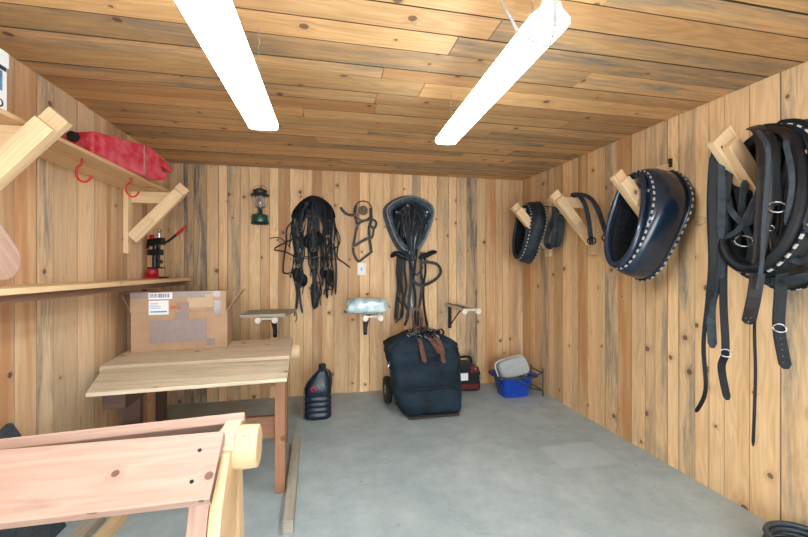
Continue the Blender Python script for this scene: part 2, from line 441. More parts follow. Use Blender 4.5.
f1 = atz(263.5, 127.5, 2.045); n1_ = atz(201.5, 0, 2.045)
t1, a1, b1, d1, s1 = shop_light(f1, n1_, 2.045, 'lit white shop light on the left, cut off by the top of the photo')
mb = MB()
mb.tube([atz(500, -3, ZC-.004), atdepth(505, 8, 1.19), atdepth(513, 22, 1.16), atdepth(519, 33, 1.15), atdepth(530, 40, 1.15), atdepth(547, 46, 1.16), atdepth(554, 30, 1.19), atdepth(556, 12, 1.2), b2+V((.004, -.03, .088))], .0042, 8)
tag(mb.build('power_cord', 'cordwhite'), 'grey white power cord dropping from the ceiling to the right-hand shop light', 'cord')

# ---------------------------------------------------------------- wooden wall brackets
def bracket(y, side, label, zb=1.50, bw=.092):
    # side +1: right wall, -1: left wall
    xw = XR if side > 0 else XL; ox = -side
    t = thing('wall_bracket', label, 'bracket', (xw, y, zb), 'home-made timber wall brackets')
    def p(x, yy, z): return V((xw+ox*x, y+yy, zb+z))
    mb = MB(); mb.board(p(.018, 0, 0), p(.018, 0, .62), (0, 1, 0), .09, .034); mb.build('cleat', 'lumber', t, bevel=.002)
    mb = MB(); az = .465 if side > 0 else .445; mb.board(p(.036, .019, az), p(.33, .019, az), (0, 0, 1), .09, .036); mb.build('arm', 'lumber', t, bevel=.002)
    dv = (p(.43, 0, .535)-p(.04, 0, .10)).normalized()
    mb = MB(); mb.board(p(.055, -.019, .115), p(.43, -.019, .535), dv.cross(V((0, 1, 0))), bw, .036); mb.build('brace', 'lumber', t, bevel=.002)
    e = p(.40, -.056, .485)
    mb = MB(); mb.board(p(.21, -.0565, .265), e, dv.cross(V((0, 1, 0))), .085, .036); mb.build('brace_block', 'lumber', t, bevel=.002)
    return t
bracket(3.73, 1, 'timber wall bracket holding the small collar nearest the far corner')
bracket(3.03, 1, 'timber wall bracket with only a buckled strap over it, between the two collars')
bracket(2.30, 1, 'timber wall bracket poking through the big glossy collar')
bracket(1.60, 1, 'nearest right-wall timber bracket, draped in long harness straps', 1.535, .145)
bracket(3.40, -1, 'timber wall bracket at the far end of the upper left shelf')
bracket(1.90, -1, 'timber wall bracket at the left edge of the photo under the upper shelf')

# ---------------------------------------------------------------- left shelves
t = thing('wall_shelf', 'upper two-board pine shelf on the left wall, holding the red can', 'shelf', (XL+.15, 2.2, 1.99))
mb = MB(); mb.board((XL+.223, .75, 2.001), (XL+.223, 3.47, 2.001), (1, 0, 0), .15, .02); mb.build('shelf_board', 'lumber', t, bevel=.002)
mb = MB(); mb.board((XL+.073, .75, 2.001), (XL+.073, 3.45, 2.001), (1, 0, 0), .142, .02); mb.build('shelf_board', 'lumber', t, bevel=.002)
t = thing('wall_shelf', 'lower long pine shelf on the left wall, holding the black hand press', 'shelf', (XL+.15, 2.4, 1.22))
mb = MB(); mb.board((XL+.15, .7, 1.318), (XL+.15, 3.97, 1.278), (1, 0, 0), .30, .026, (.5, .05, .1)); mb.build('shelf_board', 'lumber', t, bevel=.003)
mb = MB(); mb.board((XL+.17, .75, 1.286), (XL+.17, 3.9, 1.246), (1, 0, 0), .19, .036); mb.build('support_strip', 'darkwood', t, bevel=.002)

# rounded board leaning on the lower shelf
mb = MB(); pts = []
for i in range(13):
    a = -PI/2+PI*i/12; pts.append((.09*math.cos(a)+.16, .09*math.sin(a)+.0))
pts += [(-.22, .09), (-.22, -.09)]
U = V((.12, .55, -.83)).normalized(); N = V((.97, -.2, .05)); N = (N-U*N.dot(U)).normalized(); W_ = N.cross(U)
mb.prism(pts, (U, W_, N, V((-1.385, 1.895, 1.565))), -.018, .018, (.55, .1, 0))
tag(mb.build('round_ended_board', 'pink', bevel=.002), 'pinkish board with a rounded end leaning on the lower left shelf', 'board')

# white carton
t = thing('carton', 'white and blue printed carton on the upper shelf at the left edge', 'box', (-1.34, 1.66, 2.011))
mb = MB(); mb.box((-1.45, 1.50, 2.012), (-1.240, 1.85, 2.20)); mb.build('carton_body', 'paper', t, bevel=.002)
mb = MB(); mb.box((-1.455, 1.495, 2.20), (-1.235, 1.855, 2.262)); mb.build('lid', 'paper', t, bevel=.003)
mb = MB(); mb.box((-1.241, 1.51, 2.183), (-1.2385, 1.845, 2.20)); mb.build('black_band', 'ink', t)
mb = MB(); mb.box((-1.241, 1.51, 2.10), (-1.2385, 1.825, 2.178)); mb.build('blue_panel', 'blueink', t)
mb = MB(); mb.tube([V((-1.2395, 1.815+.012*math.cos(a), 2.05+.014*math.sin(a))) for a in [2*PI*i/10 for i in range(10)]], .003, 5, 1, loop=True); mb.build('round_mark', 'ink', t)

# red hooks
def cuphook(x, y, label):
    t = thing('screw_hook', label, 'hook', (x, y, 1.99), 'red hooks under the upper shelf')
    o_ = V((x, y, 0)); mb = MB(); pts = [o_+V((0, 0, 1.9925)), o_+V((0, 0, 1.975))]
    for i in range(9):
        a = math.radians(110+i*29); pts.append(o_+RT*(.012+.043*math.cos(a))+V((0, 0, 1.915+.05*math.sin(a))))
    mb.tube(pts, .006, 8); mb.build('hook', 'redhook', t)
cuphook(-1.285, 2.43, 'red vinyl-coated screw hook under the upper shelf, the nearer of two')
cuphook(-1.245, 2.89, 'red vinyl-coated screw hook under the upper shelf, nearer the far bracket')

# red fuel can lying on its side
p0 = V((-1.375, 2.54, 2.013)); p1 = V((-1.185, 3.22, 2.013)); U = (p1-p0).normalized(); W_ = V((0, 0, 1)); N = U.cross(W_).normalized()
t = thing('fuel_can', 'dusty red plastic fuel can lying on its side on the upper shelf', 'fuel can', (p0+p1)/2)
mb = MB()
prof = [(0, .02), (.02, 0), (.56, 0), (.615, .012), (.655, .055), (.625, .072), (.585, .072), (.572, .098), (.60, .112), (.70, .088), (.712, .105), (.66, .142), (.57, .17), (.50, .205), (.43, .21), (.02, .165), (0, .15)]
mb.prism(prof, (U, W_, N, p0-N*.0), -.10, .10)
mb.build('can_body', 'red', t, bevel=.012)
mb = MB(); mb.prism([(.565, .068), (.565, .10), (.60, .108), (.63, .075)], (U, W_, N, p0), -.05, .05); mb.build('handle_recess', 'redpaint', t)
mb = MB()
mb.prism([(.40, .01), (.406, .01), (.406, .20), (.40, .20)], (U, W_, N, p0), .0995, .102)
mb.build('mould_seam', 'tanlabel', t)
mb = MB()
ring = [[p0-U*e+W_*.125+(W_*math.sin(a)+N*math.cos(a))*r for a in [2*PI*i/16 for i in range(16)]] for e, r in ((-.012, .028), (.028, .028), (.032, .022))]
mb.ringloft(ring); mb.build('cap', 'rubber', t)

# black hand press with red handle
o = V((-1.38, 3.62, 1.297)); R_ = RT
t = thing('hand_press', 'black cast-iron hand press with a red-gripped lever on a red base', 'tool', o)
def q(x, z, y=0): return o+R_*x+V((0, 0, z))+FW*y
mb = MB(); mb.box(o+V((-.07, -.05, 0)), o+V((.04, .05, .012))); mb.lathe([(.045, .012), (.045, .075), (.038, .082)], o+R_*-.02, 20); mb.build('red_base', 'redpaint', t)
mb = MB(); mb.box(o+V((.045, -.045, 0)), o+V((.10, .03, .014))); mb.build('base_plate', 'steel', t, bevel=.002)
mb = MB(); mb.box(o+V((-.05, -.03, .083)), o+V((.07, .03, .095))); mb.build('top_plate', 'steel', t, bevel=.002)
mb = MB(); mb.tube([q(0, .085), q(0, .2), q(.005, .31)], .02, 12); mb.tube([q(.03, .09), q(.035, .22), q(.04, .30)], .011, 10)
mb.board(q(-.05, .22), q(.06, .22), (0, 0, 1), .05, .05); mb.board(q(-.045, .30), q(.075, .315), (0, 0, 1), .06, .055)
mb.board(q(-.06, .25), q(-.05, .33), (1, 0, 0), .02, .03); mb.board(q(.02, .14), q(.055, .14), (0, 0, 1), .03, .045)
mb.build('press_frame', 'steel', t, bevel=.006)
mb = MB(); mb.tube([q(.035, .31), q(.037, .40)], .012, 12); mb.lathe([(.02, .0), (.02, .018), (.01, .02)], q(.037, .395), 12); mb.build('ram', 'chrome', t)
mb = MB(); mb.lathe([(.018, 0), (.02, .02), (.012, .035)], q(-.025, .335), 12); mb.build('red_knob', 'redpaint', t)
mb = MB(); mb.tube([q(.03, .31), q(.09, .305), q(.14, .335), q(.20, .385)], .010, 10); mb.build('lever', 'steel', t)
mb = MB(); mb.tube([q(.185, .372), q(.265, .438)], .0135, 12); mb.build('lever_grip', 'redpaint', t)

# ---------------------------------------------------------------- far workbench
t = thing('workbench', 'pale plank workbench with a round log end, carrying the cardboard box', 'workbench', (-.75, 2.9, 0))
X, Yv, Z3 = V((1, 0, 0)), V((0, 1, 0)), V((0, 0, 1)); O0 = V((0, 0, 0))
mb = MB(); mb.prism([(-1.19, 2.28), (-.20, 2.34), (-.225, 2.83), (-1.36, 2.78)], (X, Yv, Z3, O0), .729, .750, (.55, 0, .35)); mb.build('top_plank', 'pale', t, bevel=.003)
mb = MB(); mb.prism([(-1.385, 2.80), (-.225, 2.855), (-.25, 3.52), (-1.46, 3.50)], (X, Yv, Z3, O0), .729, .765, (.5, .15, .1)); mb.build('top_plank', 'pale', t, bevel=.003)
for (x0, y0, x1, y1, mt) in ((-.285, 2.487, -.225, 2.547, 'redwood'), (-.33, 3.18, -.27, 3.24, 'redwood'), (-1.21, 2.65, -1.09, 2.69, 'darkwood'), (-1.21, 3.18, -1.15, 3.24, 'darkwood')):
    mb = MB(); mb.box((x0, y0, 0), (x1, y1, .729)); mb.build('leg', mt, t, bevel=.003)
mb = MB(); mb.box((-1.16, 2.55, .32), (-.29, 2.59, .455)); mb.build('stretcher', 'redwood', t, bevel=.003)
mb = MB(); mb.board((-1.085, 2.33, .685), (-1.085, 3.17, .685), (1, 0, 0), .11, .088); mb.build('bearer', 'darkwood', t, bevel=.003)
mb = MB(); mb.board((-.31, 2.56, .685), (-.31, 3.17, .685), (1, 0, 0), .05, .088); mb.build('bearer', 'redwood', t, bevel=.003)
mb = MB(); mb.lathe([(.068, -.95), (.07, 0), (.066, .006)], (-.19, 3.44, .664), 20, 'x'); mb.build('log', 'lumber', t)
mb = MB(); mb.board((-.175, 2.10, .035), (-.195, 3.14, .035), (1, 0, 0), .055, .07, (.45, 0, .5))
tag(mb.build('timber_runner', 'greywood', bevel=.003), 'weathered square timber lying on the floor beside the workbench leg', 'timber')

# cardboard box
bo = V((-1.37, 3.185, .767)); ang = math.radians(5); BU = V((math.cos(ang), math.sin(ang), 0)); BW = V((-math.sin(ang), math.cos(ang), 0))
t = thing('cardboard_box', 'taped brown cardboard box with a shipping label and an open flap', 'box', bo+BU*.32+BW*.15)
def bq(x, y, z): return bo+BU*x+BW*y+Z3*z
W0, D0, H0 = .645, .30, .29
def slab(mb, a, b_, side, w, t_): mb.board(a, b_, side, w, t_); return mb
mb = MB()
mb.board(bq(0, 0, H0/2), bq(W0, 0, H0/2), Z3, H0, .004); mb.board(bq(0, D0, H0/2), bq(W0, D0, H0/2), Z3, H0, .004)
mb.board(bq(0, 0, H0/2), bq(0, D0, H0/2), Z3, H0, .004); mb.board(bq(W0, 0, H0/2), bq(W0, D0, H0/2), Z3, H0, .004)
mb.board(bq(0, D0/2, .003), bq(W0, D0/2, .003), BW, D0, .004)
mb.build('box_body', 'card', t)
mb = MB(); mb.board(bq(-.004, -.010, H0+.077), bq(W0-.005, -.006, H0+.077), Z3, .150, .004); mb.build('front_flap', 'card', t)
mb = MB(); mb.board(bq(0, D0+.03, H0+.065), bq(W0, D0+.03, H0+.065), Z3+BW*.4, .15, .004); mb.build('back_flap', 'card', t)
mb = MB(); mb.board(bq(W0+.052, .0, H0+.075), bq(W0+.052, D0, H0+.075), Z3+BU*.70, .18, .004); mb.build('side_flap', 'cardin', t)
mb = MB(); mb.board(bq(-.03, .0, H0+.065), bq(-.03, D0, H0+.065), Z3-BU*.45, .14, .004); mb.build('side_flap', 'card', t)
mb = MB()
mb.board(bq(.12, -.0035, .145), bq(.50, -.0035, .145), Z3, .17, .0012); mb.board(bq(.335, -.0145, H0+.07), bq(.335, -.0040, .235), BU, .09, .0012)
mb.board(bq(.50, -.0035, .05), bq(.56, -.0035, .05), Z3, .05, .0012)
mb.board(bq(.0, -.0135, H0+.128), bq(.60, -.0095, H0+.128), Z3, .045, .0010)
mb.board(bq(.555, -.0105, H0+.02), bq(.60, -.0100, H0+.02), Z3, .12, .0010)
mb.build('packing_tape', 'tape', t)
mb = MB(); mb.board(bq(.37, -.0108, H0+.080), bq(.55, -.0098, H0+.080), Z3, .10, .0012); mb.build('kraft_patch', 'cardin', t)
lab = MB(); lab.board(bq(.115, -.0142, H0+.035), bq(.245, -.0134, H0+.035), Z3, .105, .0012); lb = lab.build('shipping_label', 'paper', t)
mb = MB()
for i in range(4): mb.board(bq(.122, -.0150, H0+.068-i*.012), bq(.122+rnd.uniform(.05, .1), -.0144, H0+.068-i*.012), Z3, .003, .0005)
mb.board(bq(.125, -.0150, H0+.005), bq(.235, -.0142, H0+.005), Z3, .010, .0005)
mb.build('label_print', 'blueink', lb)
lab = MB(); lab.board(bq(.115, -.0144, H0+.122), bq(.27, -.0134, H0+.122), Z3, .048, .0012); lb = lab.build('barcode_label', 'paper', t)
mb = MB(); x = .125
while x < .255:
    w = rnd.choice((.0015, .003, .0045)); mb.board(bq(x, -.0150, H0+.110), bq(x, -.0150, H0+.140), BU, w, .0005); x += w+rnd.choice((.002, .003, .004))
mb.build('barcode_lines', 'ink', lb)
mb = MB(); mb.board(bq(.255, -.0125, H0+.035), bq(.325, -.0121, H0+.035), Z3, .028, .0008); mb.build('orange_mark', 'orangeink', t)

# ---------------------------------------------------------------- near saddle trestle
t = thing('saddle_rack', 'pinkish timber saddle trestle with a protruding log end, in the near left corner', 'saddle rack', (-.8, 1.42, 0))
sl = V((0, -.167, -.124)).normalized(); nup = V((0, -sl.z, sl.y)).normalized()
if nup.z < 0: nup = -nup
top = V((0, 1.375, .85)); mid = top+sl*.105
mb = MB(); mb.board(V((-1.36, mid.y, mid.z)), V((-.315, mid.y, mid.z)), sl, .21, .036, (.55, .1, 0)); mb.build('side_board', 'pink', t, bevel=.003)
sl2 = V((0, .167, -.124)).normalized(); mid2 = V((0, 1.525, .846))+sl2*.09
mb = MB(); mb.board(V((-1.36, mid2.y-.115, mid2.z)), V((-.29, mid2.y, mid2.z)), sl2, .18, .036, (.6, .05, 0)); mb.build('side_board', 'pink', t, bevel=.003)
mb = MB(); mb.lathe([(.062, -.13), (.066, -.12), (.073, -.05), (.071, 0.0), (.066, .004)], (-.222, 1.452, .768), 28, 'x'); mb.build('log', 'lumber', t)
def endframe(x, inner):
    # a wide leg leaning towards the front, and a rear leg
    a = V((x, 1.43, .80)); b_ = V((x, 1.02, .02)); d = (b_-a).normalized(); 
    mb = MB(); mb.prism([(1.355, .79), (1.515, .79), (1.53, .70), (1.22, .0), (1.0, .0), (1.255, .66)], (V((0, 1, 0)), Z3, X, V((x, 0, 0))), -.018, .018, (.6, .15, 0)); mb.build('leg', 'lumber', t, bevel=.002)
    mb = MB(); mb.board(V((x, 1.525, .72)), V((x, 1.60, 0)), (0, 1, 0), .08, .035); mb.build('leg', 'lumber', t, bevel=.002)
    mb = MB(); mb.board(V((x+inner*.048, 1.30, .725)), V((x+inner*.048, 1.00, 0)), X, .055, .036); mb.build('inner_post', 'pink', t, bevel=.002)
    mb = MB(); mb.board(V((x, 1.375, .815)), V((x, 1.535, .815)), X, .055, .05); mb.build('ridge_block', 'pale', t, bevel=.002)
endframe(-.315+.0, -1); endframe(-1.3, 1)
mb = MB(); mb.board(V((-1.28, 1.13, .36)), V((-.36, 1.13, .36)), (0, .5, .8), .10, .036); mb.build('rail', 'pink', t, bevel=.002)
for f_ in (.03, .125):
    c_ = V((-.375-.0, top.y, top.z))+sl*(.03+f_)+nup*.0185
    for x_ in (-.375, -1.3):
        cc = V((x_, c_.y, c_.z)); s_a = X; s_b = sl; mb = MB()
        mb.ringloft([[cc+nup*h+(s_a*math.cos(a)+s_b*math.sin(a))*.006 for a in [2*PI*i/10 for i in range(10)]] for h in (0, .0015)]); mb.build('screw_head', 'steel', t)

# timbers on floor below
mb = MB(); mb.board((-1.24, 1.5, .026), (-1.20, 2.42, .026), X, .07, .05); tag(mb.build('timber_offcut', 'greywood', bevel=.002), 'short pale timber on the floor under the near trestle, the left one', 'timber', 'timbers under the near trestle')
mb = MB(); mb.board((-1.11, 1.5, .031), (-1.08, 2.42, .031), X, .05, .06); tag(mb.build('timber_offcut', 'lumber', bevel=.002), 'short pale timber on the floor under the near trestle, the right one', 'timber', 'timbers under the near trestle')
# dark felt pad leaning against left wall
mb = MB()
prof = [(1.2, .0), (2.42, .0), (2.35, .2), (2.27, .55), (2.22, .66), (2.0, .58), (1.6, .50), (1.2, .45)]
mb.prism(prof, (Yv, (Z3-X*.18).normalized(), X, V((-1.36, 0, 0))), -.015, .015)
tag(mb.build('felt_pad', 'slate', bevel=.01), 'dark slate felt pad leaning on the left wall behind the near trestle', 'pad')

# ---------------------------------------------------------------- navy jug
o = V((-.036, 3.66, 0))
t = thing('plastic_jug', 'navy blue ribbed plastic jug standing by the back wall', 'jug', o)
def rr(cx, cy, hx, hy, z, n=28, pw=3.2):
    return [V((cx+hx*math.copysign(abs(math.cos(a))**(2/pw), math.cos(a)), cy+hy*math.copysign(abs(math.sin(a))**(2/pw), math.sin(a)), z)) for a in [2*PI*i/n for i in range(n)]]
R_l = [rr(o.x, o.y, .10, .075, 0.001), rr(o.x, o.y, .118, .088, .015)]
z = .03
for i in range(4):
    R_l += [rr(o.x, o.y, .122, .090, z), rr(o.x, o.y, .122, .090, z+.025), rr(o.x, o.y, .114, .083, z+.032), rr(o.x, o.y, .114, .083, z+.038)]; z += .048
R_l += [rr(o.x, o.y, .122, .09, .24), rr(o.x, o.y, .120, .088, .29), rr(o.x+.005, o.y, .105, .078, .33), rr(o.x+.02, o.y, .078, .06, .38), rr(o.x+.032, o.y, .052, .045, .42), rr(o.x+.038, o.y, .03, .03, .45)]
mb = MB(); mb.ringloft(R_l); mb.build('jug_body', 'navy', t)
mb = MB(); mb.lathe([(.03, .445), (.033, .45), (.033, .485), (.026, .492)], (o.x+.038, o.y, 0), 18); mb.build('cap', 'rubber', t)
mb = MB(); mb.tube([V((o.x+.06, o.y, .44)), V((o.x+.10, o.y, .42)), V((o.x+.118, o.y, .35)), V((o.x+.112, o.y, .28))], .013, 10); mb.build('handle', 'navy', t)
mb = MB(); mb.prism([(-.075, .27), (.0, .265), (.012, .35), (-.01, .39), (-.045, .355), (-.07, .32)], (X, (Z3+Yv*.15).normalized(), -Yv, V((o.x, o.y-.055, 0))), .028, .034); mb.build('label', 'tanlabel', t)
mb = MB(); c_ = V((o.x-.035, o.y-.0905, .29))
mb.tube([c_+V((.03*math.cos(a), .008*math.sin(a), .022*math.sin(a)*(1 if i % 2 else .6)))+V((0, -.002, 0)) for i, a in enumerate([2*PI*i/10 for i in range(10)])], .004, 6, 2, loop=True)
mb.tube([c_+V((-.012, -.003, -.01)), c_+V((0, -.001, .012)), c_+V((.014, -.003, -.008))], .004, 6); mb.build('red_emblem', 'redpaint', t)
mb = MB(); mb.strap([V((o.x-.124, o.y-.05, .02)), V((o.x-.127, o.y-.05, .16)), V((o.x-.118, o.y-.05, .30)), V((o.x-.07, o.y-.05, .37))], .03, .006, (-1, 0, 0)); mb.build('side_strap', 'tanleather', t)

# ---------------------------------------------------------------- lantern
lc = onback(260, 224, .12)
t = thing('camp_lantern', 'green and black camping lantern hanging high on the back wall', 'lantern', lc)
mb = MB(); mb.lathe([(.07, 0), (.082, .008), (.084, .03), (.084, .075), (.075, .095), (.035, .105)], lc, 28); mb.build('fuel_tank', 'green', t)
mb = MB(); mb.lathe([(.086, .0), (.087, .012), (.083, .013)], lc, 28); mb.build('base_ring', 'steel', t)
mb = MB(); mb.lathe([(.024, .10), (.024, .16), (.05, .165), (.056, .172), (.02, .178)], lc, 24); mb.build('burner_collar', 'chrome', t)
mb = MB(); mb.lathe([(.046, .172), (.052, .21), (.052, .25), (.046, .285)], lc, 24); mb.build('globe', 'glass', t)
mb = MB(); mb.lathe([(.014, .18), (.018, .21), (.01, .25)], lc, 14); mb.build('mantle', 'lightgrey', t)
mb = MB(); mb.lathe([(.05, .283), (.094, .288), (.092, .297), (.06, .315), (.07, .325), (.068, .345), (.03, .362), (.012, .37)], lc, 28); mb.build('vent_hood', 'dgreen', t)
mb = MB(); mb.tube([lc+V((-.06, 0, .17)), lc+V((-.086, 0, .29)), lc+V((-.07, .01, .37)), lc+V((0, .05, .405)), lc+V((.07, .01, .37)), lc+V((.086, 0, .29)), lc+V((.06, 0, .17))], .0022, 6); mb.build('bail_wire', 'nail', t)
mb = MB(); mb.tube([lc+V((0, .125, .40)), lc+V((0, .05, .402)), lc+V((0, .035, .415))], .003, 8, raw=True); tag(mb.build('nail', 'nail'), 'nail in the back wall that the camping lantern hangs from', 'nail')

# ---------------------------------------------------------------- hanging tack on the back wall
def ringbuckle(mb, c, r, n, th=.0025, sq=1.0):
    n = V(n).normalized(); a_ = n.cross(Z3)
    if a_.length < .1: a_ = n.cross(X)
    a_.normalize(); b_ = n.cross(a_)
    mb.tube([c+a_*(r*math.cos(x))+b_*(r*sq*math.sin(x)) for x in [2*PI*i/12 for i in range(12)]], th, 6, 1, loop=True)
def cb(x, y, d): return onback(270+x/3.84, 180+y/3.84, d)
def bridle(name, label, straps, tubes, blind, bucks, loc, group=None, crown=None, cat='bridle'):
    t = thing(name, label, cat, loc, group)
    for pts, w, d0 in straps:
        mb = MB(); n_ = len(pts)
        P = [cb(x, y, d0+.012*math.sin(i*1.7)) for i, (x, y) in enumerate(pts)]
        mb.strap(P, w*1.0, .006, (rnd.uniform(-.4, .4), -1, 0)); mb.build('strap', rnd.choice(('leather', 'leather', 'leather', 'dustyleather')), t)
    for pts, r, d0 in tubes:
        mb = MB(); mb.tube([cb(x, y, d0+.015*math.sin(i*2.1+x)) for i, (x, y) in enumerate(pts)], r*1.35, 7); mb.build('rein', 'leather', t)
    for x, y, rx, ry, d0 in blind:
        c_ = cb(x, y, d0); mb = MB()
        Rg = [[c_+V((rx*s*math.cos(a), -h+.01*math.cos(a), ry*s*math.sin(a))) for a in [2*PI*i/20 for i in range(20)]] for s, h in ((.85, -.006), (1, 0), (.95, .008), (.55, .016), (.05, .018))]
        mb.ringloft(Rg); mb.build('blinder', 'leather', t)
    if bucks:
        for x, y, r, d0 in bucks:
            mb = MB(); ringbuckle(mb, cb(x, y, d0), r, (rnd.uniform(-.6, .6), -1, rnd.uniform(-.2, .2)), .003, rnd.choice((1, .8))); mb.build('buckle', 'chrome', t)
    return t
def wob(x0, y0, x1, y1, a, n=6):
    out = []
    for i in range(n):
        f = i/(n-1); out.append((x0+(x1-x0)*f+rnd.uniform(-a, a)*(0 if i == 0 else 1), y0+(y1-y0)*f+rnd.uniform(-6, 6)*(0 if i == 0 else 1)))
    return out
L_s = [([(165, 66), (135, 78), (112, 108), (102, 150), (104, 200), (110, 300), (112, 420), (124, 512)], .024, .05),
       ([(160, 72), (125, 90), (112, 140), (118, 210), (114, 290), (104, 350), (106, 430), (100, 500)], .026, .075),
       ([(155, 80), (130, 110), (122, 170), (128, 240), (120, 320), (132, 390)], .022, .06),
       ([(160, 70), (120, 86), (98, 130), (84, 170), (90, 235), (100, 300)], .02, .04),
       ([(100, 210), (112, 232), (128, 215)], .016, .085)]
L_t = [([(104, 128), (84, 160), (64, 190), (62, 240), (50, 335), (58, 358), (98, 352)], .0055, .045),
       ([(110, 218), (60, 240), (16, 266), (60, 276), (104, 300)], .0055, .06),
       ([(0, 226), (25, 220), (50, 230), (80, 262)], .003, .02), (wob(100, 130, 70, 260, 9), .004, .06), (wob(90, 150, 96, 520, 8, 8), .004, .05),
       (wob(110, 300, 148, 300, 10, 5), .0035, .08), (wob(120, 120, 86, 380, 12, 7), .004, .08), ([(98, 500), (104, 530), (96, 545)], .003, .03)]
for k_ in range(6): L_s.append((wob(96+k_*6, 110, 96+k_*6, 330+k_*22, 9, 7), rnd.choice((.009, .013)), .035+.012*k_))
bridle('driving_bridle', 'left of three tangled black bridles on the back wall, with a spiky rein loop', L_s, L_t,
       [(108, 362, .055, .085, .07), (128, 385, .045, .07, .05)], [(116, 190, .02, .09), (112, 270, .016, .09), (110, 330, .018, .1)], cb(110, 300, .05), 'bundle of black driving bridles on the back wall')
C_s = [([(163, 60), (165, 130), (164, 220), (168, 300), (172, 400), (170, 485)], .028, .11),
       ([(167, 64), (158, 120), (150, 190), (158, 260), (162, 340), (184, 430), (180, 490)], .026, .08),
       ([(165, 66), (180, 110), (186, 180), (176, 250), (182, 330), (162, 420), (168, 492), (182, 470)], .024, .07),
       ([(130, 146), (165, 136), (202, 148)], .022, .10), ([(150, 290), (166, 300), (184, 292)], .02, .115),
       ([(140, 100), (150, 150), (148, 220), (160, 290)], .035, .05), ([(190, 100), (182, 160), (188, 230), (172, 300)], .035, .05)]
C_t = [(wob(165, 70, 150, 300, 14, 8), .004, .09), (wob(168, 250, 190, 480, 12, 7), .004, .09), ([(160, 400), (158, 440), (172, 460), (196, 440), (192, 400), (176, 390)], .005, .07),
       (wob(130, 290, 220, 300, 9, 7), .0035, .1)]
for k_ in range(6): C_s.append((wob(148+k_*6.33333, 110, 148+k_*6.33333, 330+k_*22, 9, 7), rnd.choice((.009, .013)), .035+.012*k_))
t = bridle('driving_bridle', 'middle of three tangled black bridles on the back wall, with a straight centre strap', C_s, C_t,
       [(146, 235, .045, .075, .06), (186, 225, .045, .075, .06), (170, 292, .04, .05, .09)], [(163, 178, .018, .12), (166, 268, .022, .125), (165, 335, .015, .12)], cb(165, 300, .05), 'bundle of black driving bridles on the back wall')
mb = MB(); P = [(100, 150), (106, 112), (132, 80), (165, 66), (200, 78), (226, 104), (238, 150)]
mb.strap([cb(x, y, .055) for x, y in P], .10, .03, (0, -.25, 1)); mb.build('crown_piece', 'pad', t)
mb = MB(); mb.ringloft([[cb(x, y, d) for x, y in [(110, 205), (108, 140), (125, 98), (150, 80), (165, 75), (185, 80), (210, 100), (226, 140), (232, 200), (205, 170), (190, 130), (165, 112), (145, 125), (128, 165)]] for d in (.012, .03)], smooth=False); mb.build('face_leather', 'pad', t)
R_s = [([(168, 66), (202, 78), (228, 110), (238, 170), (232, 240), (222, 310), (216, 380), (220, 455)], .026, .06),
       ([(172, 72), (206, 94), (222, 140), (212, 220), (218, 300), (228, 390), (240, 410)], .026, .08),
       ([(178, 80), (208, 120), (206, 190), (196, 260), (206, 330), (200, 410)], .022, .05),
       ([(176, 70), (214, 86), (240, 130), (250, 190), (246, 250), (254, 330), (252, 440)], .02, .045),
       ([(196, 210), (218, 225), (240, 212)], .018, .09)]
R_t = [([(234, 120), (250, 180), (262, 245), (258, 295), (285, 318), (308, 336)], .0055, .045), (wob(225, 110, 236, 400, 12, 8), .004, .07),
       ([(246, 170), (268, 220), (264, 250), (240, 262), (220, 250)], .0045, .06), (wob(200, 300, 250, 300, 10, 5), .0035, .085), (wob(210, 120, 214, 450, 12, 8), .004, .09),
       ([(228, 380), (245, 400), (236, 420), (214, 418), (206, 440)], .005, .07)]
for k_ in range(6): R_s.append((wob(200+k_*8.33333, 110, 200+k_*8.33333, 330+k_*22, 9, 7), rnd.choice((.009, .013)), .035+.012*k_))
bridle('driving_bridle', 'right of three tangled black bridles on the back wall, one rein sticking out right', R_s, R_t,
       [(228, 372, .05, .085, .06), (206, 355, .04, .07, .05)], [(222, 220, .02, .1), (232, 285, .018, .09), (214, 340, .016, .1), (248, 240, .014, .07)], cb(225, 300, .05), 'bundle of black driving bridles on the back wall')
for x, y, s_ in ((120, 66, 'left'), (206, 66, 'right')):
    c_ = cb(x, y, .0); mb = MB()
    mb.tube([c_, c_+V((0, -.035, 0)), c_+V((0, -.05, -.012)), c_+V((0, -.075, -.004)), c_+V((0, -.082, .018))], .004, 8)
    tag(mb.build('wall_hook', 'chrome'), 'small metal wall hook at the %s shoulder of the black bridles' % s_, 'hook', 'hooks above the black bridles')
def nailat(px, py, label, group=None):
    c_ = onback(px, py, 0); mb = MB(); mb.tube([c_, c_+V((0, -.03, .002)), c_+V((0, -.036, .02))], .003, 7)
    tag(mb.build('bent_nail', 'nail'), label, 'nail', group)
for px, s_ in ((212, 'left one'), (236, 'middle one'), (260, 'right one')):
    nailat(px, 168, 'small bent nail on the back wall just under the ceiling, %s of three' % s_, 'row of nails under the ceiling')

